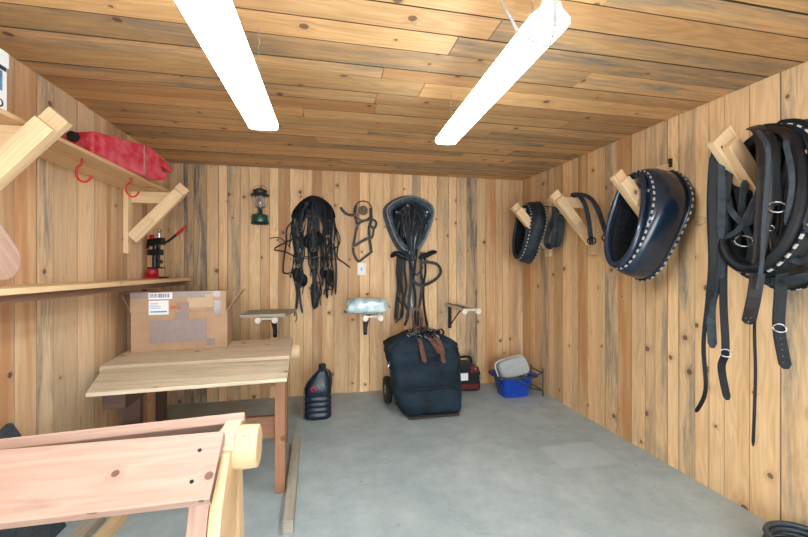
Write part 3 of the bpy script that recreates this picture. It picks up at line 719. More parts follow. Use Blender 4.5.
# halter with round pad
def ch(x, y, d): return onback(330+x/5.37, 190+y/5.37, d)
t = thing('halter', 'dark leather halter with a round brown rosette on the back wall above the switch', 'halter', ch(175, 380, .03))
for pts, w, d0 in (([(55, 92), (80, 122), (110, 134), (150, 132)], .03, .035), ([(140, 80), (136, 130), (145, 190), (136, 240), (126, 300), (128, 340), (152, 382), (185, 362), (230, 328)], .026, .03),
                   ([(218, 96), (222, 160), (210, 200), (212, 255), (222, 330)], .03, .04), ([(140, 190), (175, 168), (225, 158), (248, 175), (238, 205), (215, 190)], .026, .05),
                   ([(126, 304), (160, 282), (206, 256)], .03, .045), ([(236, 200), (228, 250), (206, 262)], .024, .03)):
    mb = MB(); mb.strap([ch(x, y, d0) for x, y in pts], w, .005, (0.1, -1, 0)); mb.build('strap', 'greyleather', t)
mb = MB()
mb.lathe([(.05, .006), (.052, -.008), (.047, -.016), (.042, -.010), (.036, -.016), (.031, -.010), (.025, -.016), (.020, -.010), (.013, -.016), (.001, -.014)], ch(178, 110, .04), 26, 'y'); mb.build('rosette', 'rope', t)
mb = MB(); mb.tube([ch(178+a_*48, 110+b_*52, .035) for a_, b_ in [(math.cos(x), math.sin(x)) for x in [2*PI*i/16 for i in range(16)]]], .006, 8, 1, loop=True); mb.build('rosette_rim', 'leather', t)
for x, y in ((140, 190), (128, 302), (206, 256), (135, 132)):
    mb = MB(); ringbuckle(mb, ch(x, y, .055), .014, (0.2, -1, 0), .003); mb.build('buckle', 'chrome', t)
mb = MB(); c_ = ch(180, 72, 0); mb.tube([c_, c_+V((0, -.06, .006))], .003, 6); tag(mb.build('nail', 'nail'), 'nail in the back wall that the leather halter hangs from', 'nail')
# switch
a_ = onback(357.5, 275, 0); b_ = onback(365.5, 263, 0)
t = thing('wall_switch', 'small white switch plate on the back wall below the halter', 'switch', (a_+b_)/2)
mb = MB(); mb.box((a_.x, YB-.008, a_.z), (b_.x, YB, b_.z)); mb.build('plate', 'white', t, bevel=.003)
mb = MB(); c_ = (a_+b_)/2; mb.box((c_.x-.008, YB-.014, c_.z-.02), (c_.x+.008, YB-.008, c_.z+.02)); mb.build('rocker', 'lightgrey', t, bevel=.002)

# ---------------------------------------------------------------- horse collars
def collar(name, label, P2, depth, flare, rim_r, mats, stitch, group=None, lining='pad', pitch=.046, dw=.006):
    # P2: closed outline in local XZ, collar depth along local +Y
    t = thing(name, label, 'horse collar', (0, 0, 0), group)
    P = spline([V((x, 0, z)) for x, z in P2], 6, True); n = len(P); cen = sum(P, V((0, 0, 0)))/n
    def out(i):
        tg = (P[(i+1) % n]-P[i-1]).normalized(); o_ = V((tg.z, 0, -tg.x))
        return o_ if o_.dot(P[i]-cen) > 0 else -o_
    O_ = [out(i) for i in range(n)]
    zmax = max(p.z for p in P); zmin = min(p.z for p in P)
    def fl(i):
        f = (P[i].z-zmin)/(zmax-zmin); return flare(f, P[i].x)
    def sect(pairs):
        return [[P[i]+O_[i]*(a*fl(i) if a > 0 else a)+V((0, y*depth, 0)) for a, y in pairs] for i in range(n)]
    mb = MB(); mb.ringloft(sect([(.005, .12), (.05, .16), (.085, .30), (.105, .50), (.11, .70), (.115, .92), (.10, 1.0), (.08, .97), (.055, .75), (.02, .5), (-.012, .3), (-.012, .15)]), loop=True); mb.build('body', mats[0], t, local=True)
    mb = MB(); mb.ringloft([[P[i]+V((0, depth*.06, 0))+O_[i]*(rim_r*math.cos(a))+V((0, rim_r*math.sin(a), 0)) for a in [2*PI*k/10 for k in range(10)]] for i in range(n)], loop=True); mb.build('rim_roll', mats[1], t, local=True)
    mb = MB(); mb.ringloft(sect([(.112, .90), (.128, .93), (.130, 1.0), (.105, 1.02)]), loop=True); mb.build('edge_welt', mats[1], t, local=True)
    mb = MB(); mb.ringloft(sect([(-.014, .14), (-.03, .3), (-.045, .5), (-.05, .75), (-.05, .98), (.079, .98), (.054, .75), (.019, .5), (-.011, .3)]), loop=True); mb.build('lining', lining, t, local=True)
    for nm, aa, yy, on in (('outer_stitching', .129, .965, True), ('inner_stitching', .050, .15, stitch)):
        if not on: continue
        path = [P[i]+O_[i]*(aa*fl(i))+V((0, yy*depth, 0)) for i in range(n)]
        tot = sum((path[(i+1) % n]-path[i]).length for i in range(n)); m_ = 2*int(tot/pitch); seg = tot/m_
        pos = []; i = 0; acc = 0
        for k in range(m_):
            for frac in ((0, .62) if True else ()):
                target = (k//2*2+(k % 2))*seg if frac == 0 else None
                if target is None: continue
                while acc+(path[(i+1) % n]-path[i % n]).length < target: acc += (path[(i+1) % n]-path[i % n]).length; i += 1
                f_ = (target-acc)/(path[(i+1) % n]-path[i % n]).length
                pos.append((path[i % n].lerp(path[(i+1) % n], f_), O_[i % n].lerp(O_[(i+1) % n], f_)))
        sg = -1 if depth > 0 else 1
        rings = [[p+o_*.004+V((0, sg*q, 0)) if q else p for q in (-dw, dw)] + [p-o_*.004+V((0, sg*dw, 0)), p-o_*.004-V((0, sg*dw, 0))] for p, o_ in pos]
        mb = MB(); mb.ringloft(rings, loop=True, smooth=False)
        ob = mb.build(nm, mats[0], t, local=True); ob.data.materials.append(M['thread'])
        for fi, pl in enumerate(ob.data.polygons): pl.material_index = (fi//4) % 2
    return t
SHAPE = [(0, .335), (.085, .30), (.135, .20), (.165, .06), (.17, -.08), (.135, -.22), (.07, -.31), (0, -.335), (-.07, -.31), (-.135, -.22), (-.17, -.08), (-.165, .06), (-.135, .20), (-.085, .30)]
t3 = collar('horse_collar', 'big glossy blue-black horse collar with pale stitching on the right wall', SHAPE, .27,
            lambda f, x: .50+.85*math.exp(-((f-.70)/.30)**2), .024, ('blueleather', 'blueleather'), True, 'horse collars hung on the right wall brackets')
# buckles on it
for xx, zz in ((.155, .20), (.12, -.24)):
    mb = MB(); mb.board(V((xx-.005, .03, zz)), V((xx+.035, .055, zz)), Z3, .018, .004); mb.build('clip', 'chrome', t3, local=True)
def place(t, loc, rx, rz, s=1.0): t.location = loc; t.rotation_euler = (rx, 0, rz); t.scale = s if isinstance(s, tuple) else (s, s, s)
place(t3, (2.062, 2.32, 1.728), math.radians(-13), -PI/2, (.86, .94, .96))
t_c1 = copy_tree(t3); t_c1['label'] = 'small dark horse collar with bright stitching on the right wall, nearest the far corner'
place(t_c1, (2.085, 3.81, 1.765), math.radians(-8), -PI/2, (.76, .58, .82))
t_c4 = copy_tree(t3); t_c4['label'] = 'dark horse collar at the right edge, half hidden behind hanging harness straps'
place(t_c4, (2.05, 1.47, 1.725), math.radians(-10), -PI/2, 1.0)
for ch_ in [x for x in bpy.data.objects if x.parent == t_c1]:
    if ch_.name.startswith(('body', 'rim_roll', 'edge')):
        ch_.data = ch_.data.copy(); ch_.data.materials[0] = M['dustyleather']
# dull leather for the nearest one
for ch_ in [x for x in bpy.data.objects if x.parent == t_c4]:
    if ch_.name.startswith(('body', 'rim_roll', 'edge')):
        ch_.data = ch_.data.copy(); ch_.data.materials[0] = M['leather']

# back wall collar (wide at the top, pointed below), open side to the room
def ck(x, y, d): return onback(340+x/4.88, 150+y/4.88, d)
cc0 = ck(347, 360, .15)
def loc2(x, y): p = ck(x, y, .16)-cc0; return (p.x, p.z)
S2 = [loc2(*p) for p in ((347, 236), (300, 246), (255, 272), (242, 300), (256, 352), (282, 420), (312, 468), (347, 484), (384, 468), (414, 420), (440, 352), (452, 300), (440, 270), (396, 246))]
t = collar('horse_collar', 'dusty blue-grey horse collar on the back wall, wide at the top and stuffed with straps', S2, .13, lambda f, x: .42, .015, ('palecollar', 'palecollar'), True, lining='palecollar', pitch=.022, dw=.003)
t.location = cc0+V((0, 0, 0))
# flip so the welt faces the wall
for o_ in [x for x in bpy.data.objects if x.parent == t]: pass
t.location = (cc0.x, YB-.15, cc0.z); t.scale = (1, 1, 1)
mb = MB(); mb.ringloft([[V((x*s_, y_, z*s_-.0)) for x, z in S2] for s_, y_ in ((.90, .10), (.98, .145))], smooth=False); mb.build('back_lining', 'pad', t, local=True)
# harness hanging through it
t = thing('work_harness', 'tangled black and grey harness straps hanging from the back wall collar down to the bag', 'harness', ck(347, 700, .1))
for i in range(15):
    x0 = 347+(i-7)*11; top_ = 262+abs(i-7)*7; mt = ('dustyleather', 'blueleather', 'leather', 'dustyleather')[i % 4]
    mb = MB(); pts = [ck(x0+rnd.uniform(-6, 6), 420, .12), ck(x0*1.0+rnd.uniform(-14, 14), 340, .17), ck(x0+rnd.uniform(-10, 10), top_, .17), ck(x0+16, top_+12, .18), ck(347+(i-7)*5, 400, .21), ck(350+(i-7)*2, 470, .20), ck(347+(i-7)*3, 540, .17)]
    mb.strap(pts, rnd.choice((.016, .02, .024)), .005, (rnd.uniform(-.8, .8), -1, 0)); mb.build('strap', mt, t)
mb = MB(); mb.tube([ck(250, 520, .1), ck(275, 505, .13), ck(320, 525, .15), ck(350, 530, .15)], lambda f: .03*(.6+.4*math.sin(PI*f)), 12); mb.build('hame_pad', 'leather', t)
mb = MB(); mb.tube([ck(385, 525, .14), ck(420, 515, .13), ck(450, 500, .12), ck(468, 498, .1)], lambda f: .028*(.6+.4*math.sin(PI*f)), 12); mb.build('hame_pad', 'leather', t)
for i in range(9):
    x0 = 347+(i-4)*14; mb = MB(); mb.tube([ck(x0+rnd.uniform(-12, 12), 430, .20), ck(x0+rnd.uniform(-14, 14), 360, .215), ck(x0*.9+35+rnd.uniform(-10, 10), 300+abs(i-4)*8, .21), ck(350+(i-4)*8, 282+abs(i-4)*7, .205)], .0032, 6); mb.build('lace', 'rope' if i % 2 else 'dustyleather', t)
def cd(x, y, d): return onback(380+x/4.88, 240+y/4.88, d)
for pts, w, d0, mt in (([(150, 30), (148, 100), (150, 200), (142, 300), (130, 390)], .032, .17, 'dustyleather'), ([(95, 60), (88, 150), (92, 230), (85, 300), (78, 390)], .045, .08, 'leather'),
        ([(125, 50), (120, 140), (128, 230), (118, 300), (138, 360), (120, 420)], .028, .12, 'leather'), ([(180, 40), (172, 110), (162, 200), (172, 280), (168, 420)], .03, .15, 'leather'),
        ([(205, 60), (200, 150), (208, 220), (196, 300), (186, 360), (184, 420)], .03, .14, 'dustyleather'), ([(215, 60), (222, 150), (212, 230), (216, 330), (232, 430)], .026, .11, 'leather'),
        ([(150, 190), (200, 222), (260, 200), (296, 160), (280, 120), (230, 108), (200, 112)], .034, .18, 'dustyleather'), ([(78, 270), (108, 320), (110, 370), (75, 402)], .014, .1, 'leather'),
        ([(138, 60), (150, 130), (180, 170), (210, 130)], .022, .19, 'blueleather'), ([(105, 90), (104, 200), (112, 300), (100, 380)], .03, .10, 'leather'),
        ([(190, 330), (205, 380), (198, 430)], .035, .16, 'tanleather'), ([(165, 330), (160, 380), (172, 440)], .02, .17, 'tanleather'), ([(160, 60), (166, 150), (150, 260), (160, 340)], .024, .13, 'blueleather')):
    mb = MB(); mb.strap([cd(x, y, d0+.01*math.sin(i*2)) for i, (x, y) in enumerate(pts)], w, .006, (rnd.uniform(-.3, .3), -1, 0)); mb.build('strap', mt, t)
for x, y in ((165, 85), (98, 270), (178, 335), (150, 60), (80, 400)):
    mb = MB(); ringbuckle(mb, cd(x, y, .2), .02, (.3, -1, .1), .0035); mb.build('buckle', 'chrome', t)

# ---------------------------------------------------------------- folding saddle racks on the back wall
def srack(x, z, label):
    o = V((x, YB, z)); t = thing('saddle_wall_rack', label, 'saddle rack', o, 'steel saddle racks screwed to the back wall')
    mb = MB(); mb.box(o+V((-.02, -.022, 0)), o+V((.02, -.002, .29))); mb.build('post', 'steel', t, bevel=.003)
    mb = MB(); mb.tube([o+V((0, -.02, .03)), o+V((0, -.40, .27))], .008, 8, raw=True); mb.build('brace', 'steel', t)
    for s_ in (-1, 1):
        mb = MB(); mb.board(o+V((s_*.06, -.02, .28)), o+V((s_*.07, -.66, .285)), X, .026, .026); mb.build('rail', 'cream', t, bevel=.008)
        mb = MB(); mb.lathe([(.024, -.012), (.03, -.004), (.03, .01), (.012, .012)], o+V((s_*.072, -.68, .272)), 16, 'y'); mb.build('end_cap', 'cream', t)
    mb = MB(); mb.board(o+V((-.08, -.645, .283)), o+V((.08, -.645, .283)), Z3, .02, .03); mb.build('front_bar', 'cream', t, bevel=.006)
    mb = MB(); mb.board(o+V((0, -.1, .283)), o+V((0, -.45, .283)), X, .09, .008); mb.build('top_plate', 'steel', t)
    return o
r1 = srack(-.486, .645, 'steel saddle rack on the back wall with a weathered board laid across it')
r2 = srack(.47, .635, 'steel saddle rack on the back wall under the plastic-wrapped bundle')
r3 = srack(1.455, .675, 'steel saddle rack with nothing on it, on the back wall right of the bag')
mb = MB(); mb.prism([(-.22, -.70), (.16, -.68), (.24, -.30), (-.20, -.32)], (X, Yv, Z3, r1), .300, .328, (.45, 0, .4))
tag(mb.build('weathered_board', 'greywood', bevel=.002), 'weathered grey board resting across the left saddle rack', 'board')
# wrapped bundle
mb = MB(); n = 26; rings = []
c_ = r2+V((-.005, -.48, .298))
for j in range(15):
    f = j/14; a = PI*(f-.5); R = []
    for k in range(n):
        b_ = 2*PI*k/n; d_ = V((math.sin(a), math.cos(a)*math.cos(b_), math.cos(a)*math.sin(b_)))
        s_ = 1+.22*mnoise.noise(d_*2.3+V((3, 1, 5)))+.10*mnoise.noise(d_*6)
        sp_ = lambda v: math.copysign(abs(v)**.62, v)
        s_ *= 1+.05*mnoise.noise(d_*14)
        p = V((sp_(d_.x)*.205-.03, sp_(d_.y)*.14, sp_(d_.z)*.085))*s_; p.z = max(p.z+.075, 0.0); R.append(c_+p)
    rings.append(R)
mb.ringloft(rings, smooth=True); 
tag(mb.build('wrapped_bundle', 'film', sub=1), 'bundle in crumpled pale blue plastic film on the middle saddle rack', 'bundle')

# ---------------------------------------------------------------- bag on a hand truck
t = thing('hand_truck', 'black two-wheeled hand truck behind and under the canvas bag', 'hand truck', (.98, 3.8, 0))
mb = MB(); mb.box((.77, 3.40, .012), (1.25, 3.84, .028)); mb.build('toe_plate', 'tarp', t, bevel=.003)
mb = MB()
for x_ in (.80, 1.18): mb.tube([V((x_, 3.87, .05)), V((x_, 3.90, .4)), V((x_, 3.93, .70))], .013, 8)
for zz in (.2, .5): mb.tube([V((.80, 3.885+zz*.06, zz)), V((1.18, 3.885+zz*.06, zz))], .01, 8, raw=True)
mb.tube([V((.80, 3.93, .70)), V((.9, 3.935, .73)), V((1.08, 3.935, .73)), V((1.18, 3.93, .70))], .013, 8); mb.build('frame', 'steel', t)
mb = MB(); mb.tube([V((.62, 3.90, .135)), V((1.36, 3.90, .135))], .009, 8, raw=True); mb.build('axle', 'steel', t)
for x_ in (.655, 1.32):
    mb = MB(); mb.lathe([(.05, -.022), (.10, -.026), (.128, -.028), (.135, -.012), (.135, .012), (.128, .028), (.10, .026), (.05, .022)], (x_, 3.90, .135), 30, 'x'); w_ = mb.build('wheel', 'rubber', t)
    mb = MB(); mb.lathe([(.03, -.03), (.05, -.024), (.05, .024), (.03, .03)], (x_, 3.90, .135), 18, 'x'); mb.build('hub', 'chrome', w_)
# the bag
o = V((1.0, 3.60, .03))
t = thing('duffel_bag', 'large navy-black canvas bag standing under the hanging harness', 'bag', o)
mb = MB(); rings = []; nz = 34; nn = 72
for j in range(nz):
    f = j/(nz-1)
    hx, hy = .300+.042*f, .19
    if f < .08: hx *= .93+.07*f/.08; hy *= .9+.1*f/.08
    R = []
    for k in range(nn):
        a = 2*PI*k/nn
        pw = 8.0; x_ = math.copysign(abs(math.cos(a))**(2/pw), math.cos(a)); y_ = math.copysign(abs(math.sin(a))**(2/pw), math.sin(a))
        z_ = f*.60; g_ = 1.0
        if f > .86: g_ = 1-.05*((f-.86)/.14)**2
        w_ = 1+.02*math.sin(f*9+1.3*x_)+.07*mnoise.noise(V((x_*2.2, y_*2.2, f*4.5)))+.025*mnoise.noise(V((x_*6, y_*6, f*12)))
        R.append(o+V(((x_*hx*g_*w_)-.065*f, y_*hy*g_*w_, z_+.02*f*math.sin(x_*2.5))))
    rings.append(R)
for s_, h in ((.93, .635), (.78, .675), (.5, .725), (.25, .755), (.06, .765)):
    rings.append([o+V((((p-o).x+.065)*s_/.90-.065, (p-o).y*s_/.90, h-.02*abs(math.sin(i*.4))*s_)) for i, p in enumerate(rings[nz-1])])
mb.ringloft(rings); mb.build('bag_body', 'cloth', t)
mb = MB()
for zz, e in ((.40, .292), (.37, .291)): pass
P = [o+V((math.copysign(abs(math.cos(a))**.4, math.cos(a))*.335-.063, math.copysign(abs(math.sin(a))**.4, math.sin(a))*.186, .585)) for a in [2*PI*i/40 for i in range(40)]]
mb.tube(P, .009, 6, 1, loop=True); mb.build('piping', 'cloth', t)
P = [o+V((math.copysign(abs(math.cos(a))**.4, math.cos(a))*.308-.025, math.copysign(abs(math.sin(a))**.4, math.sin(a))*.20, .235+.02*math.sin(a*3))) for a in [2*PI*i/40 for i in range(40)]]
mb = MB(); mb.tube(P, .011, 6, 1, loop=True); mb.build('fold_seam', 'cloth', t)
mb = MB(); mb.strap([o+V((-.375, -.05, .50)), o+V((-.40, -.08, .44)), o+V((-.375, -.06, .38))], .02, .006, (-1, 0, 0)); ringbuckle(mb, o+V((-.385, -.08, .47)), .016, (-1, -.6, 0)); mb.build('side_buckle', 'chrome', t)
def cs(x, y, d=0): return atdepth(360+x/4.04, 300+y/4.04, 3.52+d)
for pts, w, lab_ in (([(222, 110), (238, 150), (248, 190), (262, 252)], .042, 'brown leather strap lying over the bag front, leftmost of three'),
                     ([(250, 118), (272, 145), (300, 178), (320, 216)], .042, 'brown leather strap lying over the bag front, middle of three'),
                     ([(285, 125), (310, 152), (330, 200), (338, 254)], .045, 'brown leather strap lying over the bag front, rightmost of three')):
    t = thing('leather_strap', lab_, 'strap', cs(*pts[-1]), 'brown straps over the bag')
    n_ = len(pts); mb = MB(); mb.strap([cs(x, y, (.18, .08, -.02, -.155)[i]) for i, (x, y) in enumerate(pts)], w, .006, (0, -1, .7), nend=(0, -1, 0)); mb.build('strap_leather', 'tanleather', t)
    mb = MB(); ringbuckle(mb, cs(pts[1][0], pts[1][1], .075), .026, (0, -1, .6), .004, .8); mb.build('buckle', 'chrome', t)
t = thing('strap_bundle', 'tangle of buckles, chain and straps piled on top of the black bag', 'tack', o+V((0, 0, .76)))
for i in range(12):
    mb = MB(); a = rnd.uniform(0, 6.28); c_ = o+V((-.07+rnd.uniform(-.10, .12), rnd.uniform(-.12, 0), .765))
    mb.strap([c_+V((.10*math.cos(a+u), .07*math.sin(a+u*1.3), -.03*abs(u-1.2)+.02*math.sin(u*3+i))) for u in (0, .6, 1.2, 1.8, 2.4)], .02, .005, (0, -.4, 1)); mb.build('strap', rnd.choice(('dustyleather', 'tanleather', 'leather')), t)
for i in range(7):
    mb = MB(); ringbuckle(mb, o+V((-.09+rnd.uniform(-.13, .12), -.10+rnd.uniform(-.06, .04), .755+rnd.uniform(-.02, .03))), .018, (rnd.uniform(-1, 1), -1, .5), .004); mb.build('buckle', 'chrome', t)
# hose-like strap at the left of bag
# ---------------------------------------------------------------- red-black portable charger
o = V((1.515, 4.165, 0))
t = thing('battery_charger', 'black and red portable machine with a carry handle behind the bag', 'charger', o)
mb = MB(); mb.prism([(-.22, .012), (.22, .012), (.225, .20), (.20, .27), (.12, .30), (-.22, .30)], (X, Z3, -Yv, o), -.12, .12); mb.build('housing', 'steel', t, bevel=.012)
mb = MB(); mb.box(o+V((-.05, -.127, .03)), o+V((.20, -.119, .085))); mb.build('red_panel', 'darkred', t, bevel=.002)
mb = MB(); mb.prism([(.09, .21), (.21, .215), (.19, .275), (.12, .29)], (X, Z3, -Yv, o), .119, .127); mb.build('red_panel', 'darkred', t, bevel=.002)
mb = MB(); mb.box(o+V((-.03, -.128, .13)), o+V((.07, -.119, .21))); mb.build('white_label', 'paper', t)
mb = MB(); mb.tube([o+V((.0, 0, .295)), o+V((.01, 0, .345)), o+V((.04, 0, .362)), o+V((.12, 0, .362)), o+V((.15, 0, .345)), o+V((.16, 0, .285))], .014, 10); mb.build('handle', 'steel', t)
mb = MB(); mb.box(o+V((.205, -.131, .12)), o+V((.222, -.119, .18))); mb.box(o+V((.15, -.131, .24)), o+V((.165, -.119, .285))); mb.build('clip', 'chrome', t)
mb = MB()
for x_ in (-.18, .18): mb.box(o+V((x_-.03, -.10, 0)), o+V((x_+.03, .10, .014)))
mb.build('rubber_foot', 'rubber', t)

# ---------------------------------------------------------------- blue tub
o = V((2.03, 3.86, 0))
t = thing('plastic_tub', 'bright blue plastic tub on the floor in the far right corner', 'tub', o)
def oct_(hx, hy, z, r=.04, n=32, off=0): return rr(o.x+off, o.y, hx, hy, z, n, 5)
mb = MB(); mb.ringloft([oct_(.135, .095, .001), oct_(.145, .105, .008), oct_(.185, .135, .20), oct_(.225, .165, .215), oct_(.228, .168, .228), oct_(.215, .155, .232), oct_(.18, .13, .20), oct_(.14, .10, .012)]); mb.build('tub_body', 'blue', t)
mb = MB(); mb.ringloft([oct_(.226, .166, .214), oct_(.236, .176, .218), oct_(.236, .176, .234), oct_(.222, .162, .236)], loop=True); mb.build('rim', 'slate', t)
t = thing('clear_container', 'clear grey plastic container tipped inside the blue tub', 'container', o+V((-.02, .03, .20)))
mb = MB(); rings = []
Mx = Matrix.Rotation(math.radians(-12), 3, 'Y') @ Matrix.Rotation(math.radians(68), 3, 'X')
for hx, hy, z_ in ((.175, .11, 0), (.18, .115, .004), (.165, .10, .07), (.155, .09, .08)):
    rings.append([o+V((0.02, .05, .27))+Mx @ (p-V((0, 0, 0))) for p in rr(0, 0, hx, hy, z_, 32, 4)])
mb.ringloft(rings); mb.build('container_body', 'lightgrey', t)
mb = MB(); P = [o+V((0.02, .05, .27))+Mx @ p for p in rr(0, 0, .186, .12, 0, 32, 4)]; mb.tube(P, .006, 6, 1, loop=True); mb.build('container_rim', 'white', t)
t = thing('wire_stand', 'thin dark metal rod stand between the blue tub and the right wall', 'stand', (2.31, 3.86, 0))
for pts in ([(2.32, 3.74, 0), (2.32, 3.74, .30)], [(2.32, 3.98, 0), (2.32, 3.98, .28)], [(1.80, 3.66, .24), (2.1, 3.65, .235), (2.32, 3.74, .25)], [(2.32, 3.74, .25), (2.32, 3.98, .25)], [(1.98, 3.66, .215), (2.2, 3.68, .10), (2.32, 3.74, .06)], [(2.32, 3.98, .06), (2.32, 3.74, .06)]):
    mb = MB(); mb.tube(pts, .007, 8, raw=True); mb.build('rod', 'hose', t)

# ---------------------------------------------------------------- right wall straps
def c4_(x, y, d): return onright(490+x/4.13, 150+y/4.13, d)
t = thing('strap_pair', 'pair of blue-grey leather straps hanging just right of the small collar', 'strap', c4_(260, 380, .1), None)
for pts, w, d0 in (([(268, 235), (262, 280), (240, 340), (232, 385), (250, 400), (262, 370), (272, 300), (275, 255)], .05, .12), ([(275, 235), (285, 280), (292, 340), (278, 392), (262, 372), (268, 320)], .05, .10), ([(288, 238), (300, 300), (292, 385)], .04, .08)):
    mb = MB(); mb.strap([c4_(x, y, d0) for x, y in pts], w, .006, (-.6, -.8, 0)); mb.build('strap', 'dustyleather', t)
mb = MB(); ringbuckle(mb, c4_(296, 258, .13), .018, (-1, -.5, 0), .004); mb.build('buckle', 'chrome', t)
mb = MB(); a_ = c4_(275, 238, 0); mb.tube([a_, a_+V((-.145, 0, .01))], .005, 8, raw=True); tag(mb.build('wall_peg', 'steel'), 'dark peg in the right wall carrying the pair of blue-grey straps', 'peg')
t = thing('buckled_strap', 'dark leather strap with two buckled ends draped over the second bracket from the far corner', 'strap', (2.2, 3.0, 1.7))
for pts, dd in (([(335, 186), (365, 186), (392, 225), (408, 290), (415, 355), (420, 385)], (.22, .21, .20, .20, .20, .20)), ([(335, 182), (380, 184), (420, 205), (450, 260), (470, 320), (490, 375)], (.22, .20, .16, .12, .10, .10)), ([(340, 190), (400, 190), (445, 240), (475, 330), (500, 370)], (.21, .17, .13, .12, .12))):
    mb = MB(); mb.strap([c4_(x, y, d) for (x, y), d in zip(pts, dd)], .036, .007, (-.5, -1, .4)); mb.build('strap', 'dustyleather', t)
for x, y, d in ((420, 375, .21), (480, 362, .13)):
    mb = MB(); ringbuckle(mb, c4_(x, y, d), .032, (-.6, -1, 0), .006, .9); mb.build('buckle', 'leather', t)

# near harness on the fourth bracket
def ph(px, py, d): return onright(px, py, d)
t = thing('draft_harness', 'mass of long black and brown harness straps draped over the nearest right-wall bracket', 'harness', (2.15, 1.5, 1.2))
NS = (-.72, -.68, 0)
def hs(pts, w, mat, th=.006, nrm=NS, nm='strap'):
    mb = MB(); mb.strap([ph(*p) for p in pts], w, th, nrm); mb.build(nm, mat, t)
hs([(752, 127, .25), (758, 129, .32), (763, 141, .38), (764.5, 176, .40), (761.5, 227, .39), (759, 262, .38), (754, 297, .38), (748, 324, .37)], .054, 'brownleather')
hs([(760, 129, .28), (780, 129, .28), (793, 145, .30), (795, 165, .31), (787, 225, .32), (782.5, 270, .32), (780, 300, .32), (779, 330, .32), (786, 369, .30)], .045, 'leather')
hs([(722, 146, .43), (717, 150, .44), (711, 163, .43), (709, 211, .41), (710.5, 260, .40), (708, 297, .38), (703.5, 345, .36), (705.6, 390, .34), (696, 412, .32)], .02, 'leather')
hs([(722, 148, .42), (715, 153, .42), (712.5, 200, .42), (713, 262, .41), (709, 300, .39)], .034, 'leather')
hs([(726, 150, .40), (720, 156, .40), (721.5, 195, .39), (720, 242, .38), (721, 270, .37), (711.5, 305, .36), (712.5, 348, .35)], .04, 'dustyleather')
hs([(733, 150, .36), (726, 200, .36), (723.5, 260, .36), (723.5, 305, .35), (725.5, 350, .35), (721.5, 368, .34), (727.5, 400, .32)], .034, 'leather')
hs([(758, 225, .30), (757, 270, .30), (754.5, 325, .30), (755.5, 371, .30), (754.5, 409, .30), (753, 446, .30)], .013, 'leather')
hs([(765, 130, .34), (774, 150, .35), (775, 180, .35), (778, 205, .35)], .04, 'leather')
hs([(768, 128, .30), (786, 136, .31), (790, 170, .31), (783, 205, .31), (779, 235, .31)], .03, 'brownleather')
hs([(728, 195, .35), (731, 210, .36), (742, 222, .36), (752, 220, .36), (760, 200, .35)], .028, 'dustyleather')
hs([(719, 239, .37), (738, 230, .37), (752, 205, .37), (760, 188, .36)], .024, 'dustyleather')
hs([(769, 226, .33), (782, 249, .33), (797, 261, .33), (812, 258, .33)], .03, 'dustyleather')
hs([(790, 160, .33), (800, 195, .33), (808, 225, .33), (820, 240, .33)], .03, 'dustyleather')
hs([(771, 128, .25), (798, 132, .26), (806, 165, .27), (802, 220, .28), (806, 262, .28), (820, 275, .28)], .04, 'leather')
hs([(733, 175, .30), (742, 210, .30), (737, 240, .30), (746, 262, .30), (765, 272, .30)], .035, 'leather')
hs([(745, 180, .30), (742, 215, .31), (752, 245, .31), (748, 268, .31), (760, 275, .30)], .03, 'dustyleather')
hs([(727, 165, .33), (724, 205, .33), (730, 245, .33), (742, 270, .33), (775, 282, .33), (812, 276, .33)], .04, 'dustyleather')
hs([(765, 140, .36), (772, 185, .36), (768, 225, .37), (756, 250, .37)], .022, 'leather')
hs([(785, 140, .36), (792, 180, .36), (786, 225, .36)], .022, 'dustyleather')
hs([(757, 130, .44), (767, 145, .44), (768, 170, .43), (764, 220, .42), (762, 262, .41), (757, 290, .41)], .018, 'dustyleather')
hs([(775, 126, .22), (800, 125, .24), (815, 150, .26), (818, 220, .28)], .05, 'leather')
for i in range(10):
    x = 728+i*9; hs([(x+8, 150+rnd.uniform(-15, 5), .24), (x+rnd.uniform(-8, 8), 190, .26), (x+rnd.uniform(-10, 10), 230, .27), (x+rnd.uniform(-6, 8), 262, .26)], rnd.choice((.02, .03)), rnd.choice(('leather', 'leather', 'dustyleather')))
for px, py, r, d in ((777, 207, .034, .37), (744, 241, .036, .38), (779.6, 328, .024, .335), (725.5, 353, .024, .365), (770, 228, .018, .34)):
    mb = MB(); ringbuckle(mb, ph(px, py, d), r, (-.6, -.8, .5), .0038, .85); mb.build('buckle', 'chrome', t)
mb = MB()
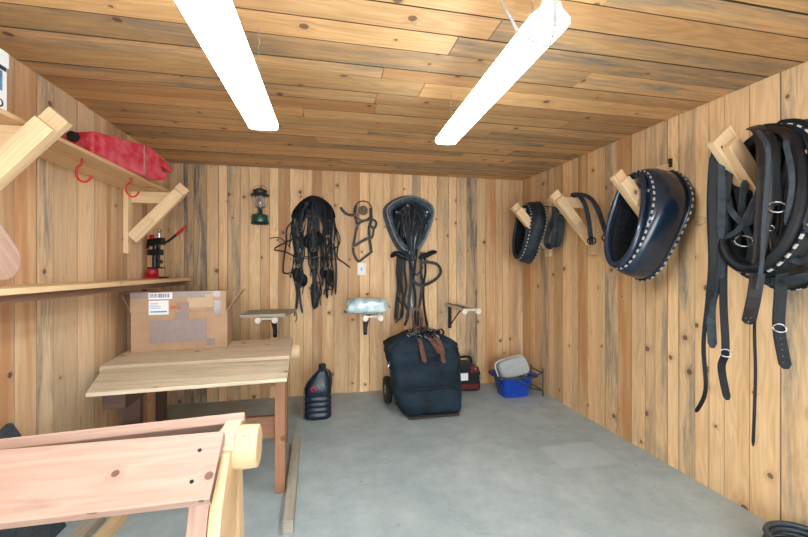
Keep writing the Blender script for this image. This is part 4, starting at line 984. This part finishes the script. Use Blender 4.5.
for px, py in ((748.5, 322), (751, 318), (746, 318)): mb.lathe([(.004, .0), (.001, -.004)], ph(px, py, .385), 8, 'x')
for k_ in range(5): mb.lathe([(.003, .0), (.001, -.003)], ph(781+k_*.6, 338+k_*6, .325), 8, 'x')
mb.build('rivet', 'chrome', t)

# wire loop on wall
c_ = onright(699, 221, .05); mb = MB()
mb.tube([c_+V((.0, .045*math.cos(a), .026*math.sin(a))) for a in [2*PI*i/14 for i in range(14)]], .0025, 6, 1, loop=True)
mb.tube([c_+V((.0, .045, 0)), V((XR, c_.y+.05, c_.z+.005))], .0025, 6, raw=True)
tag(mb.build('wire_loop', 'chrome'), 'thin wire loop sticking out of the right wall beside the big collar', 'wire loop')
c_ = onright(671.5, 163, 0); mb = MB(); mb.box(c_+V((-.02, -.008, -.03)), c_+V((0, .008, .03))); tag(mb.build('iron_peg', 'steel'), 'small dark iron peg in the right wall above the big collar', 'peg')

# hose at the lower right
t = thing('garden_hose', 'dark blue-grey coiled hose on the floor against the right wall', 'hose', (2.2, 1.35, 0))
pts = []
for i in range(70):
    a = i*2*PI/14; k_ = i/14
    pts.append(V((2.205+(.15-.008*(k_ % 2))*math.cos(a), 1.35+(.15+.01*math.sin(k_*3))*math.sin(a), .016+.024*k_+.004*math.sin(a*2))))
mb = MB(); mb.tube(pts, .012, 8, 3); mb.build('hose_coil', 'hose', t)

# ---------------------------------------------------------------- world, camera
w = bpy.data.worlds.new('World'); sc.world = w; w.use_nodes = True
bg = w.node_tree.nodes['Background']; bg.inputs[0].default_value = (.84, .93, 1.0, 1); bg.inputs[1].default_value = 7.0
cam = bpy.data.cameras.new('Camera'); co = bpy.data.objects.new('Camera', cam); C.objects.link(co)
co.location = (0, 0, CAMZ); co.rotation_euler = (PI/2, 0, -YAW)
cam.sensor_width = 36; cam.lens = F/808*36; cam.shift_y = -(268.5-HY)/808; cam.clip_start = .02
sc.camera = co
sc.view_settings.view_transform = 'Standard'; sc.view_settings.look = 'None'; sc.view_settings.exposure = 0.52; sc.view_settings.gamma = 1
sc.view_settings.use_curve_mapping = False
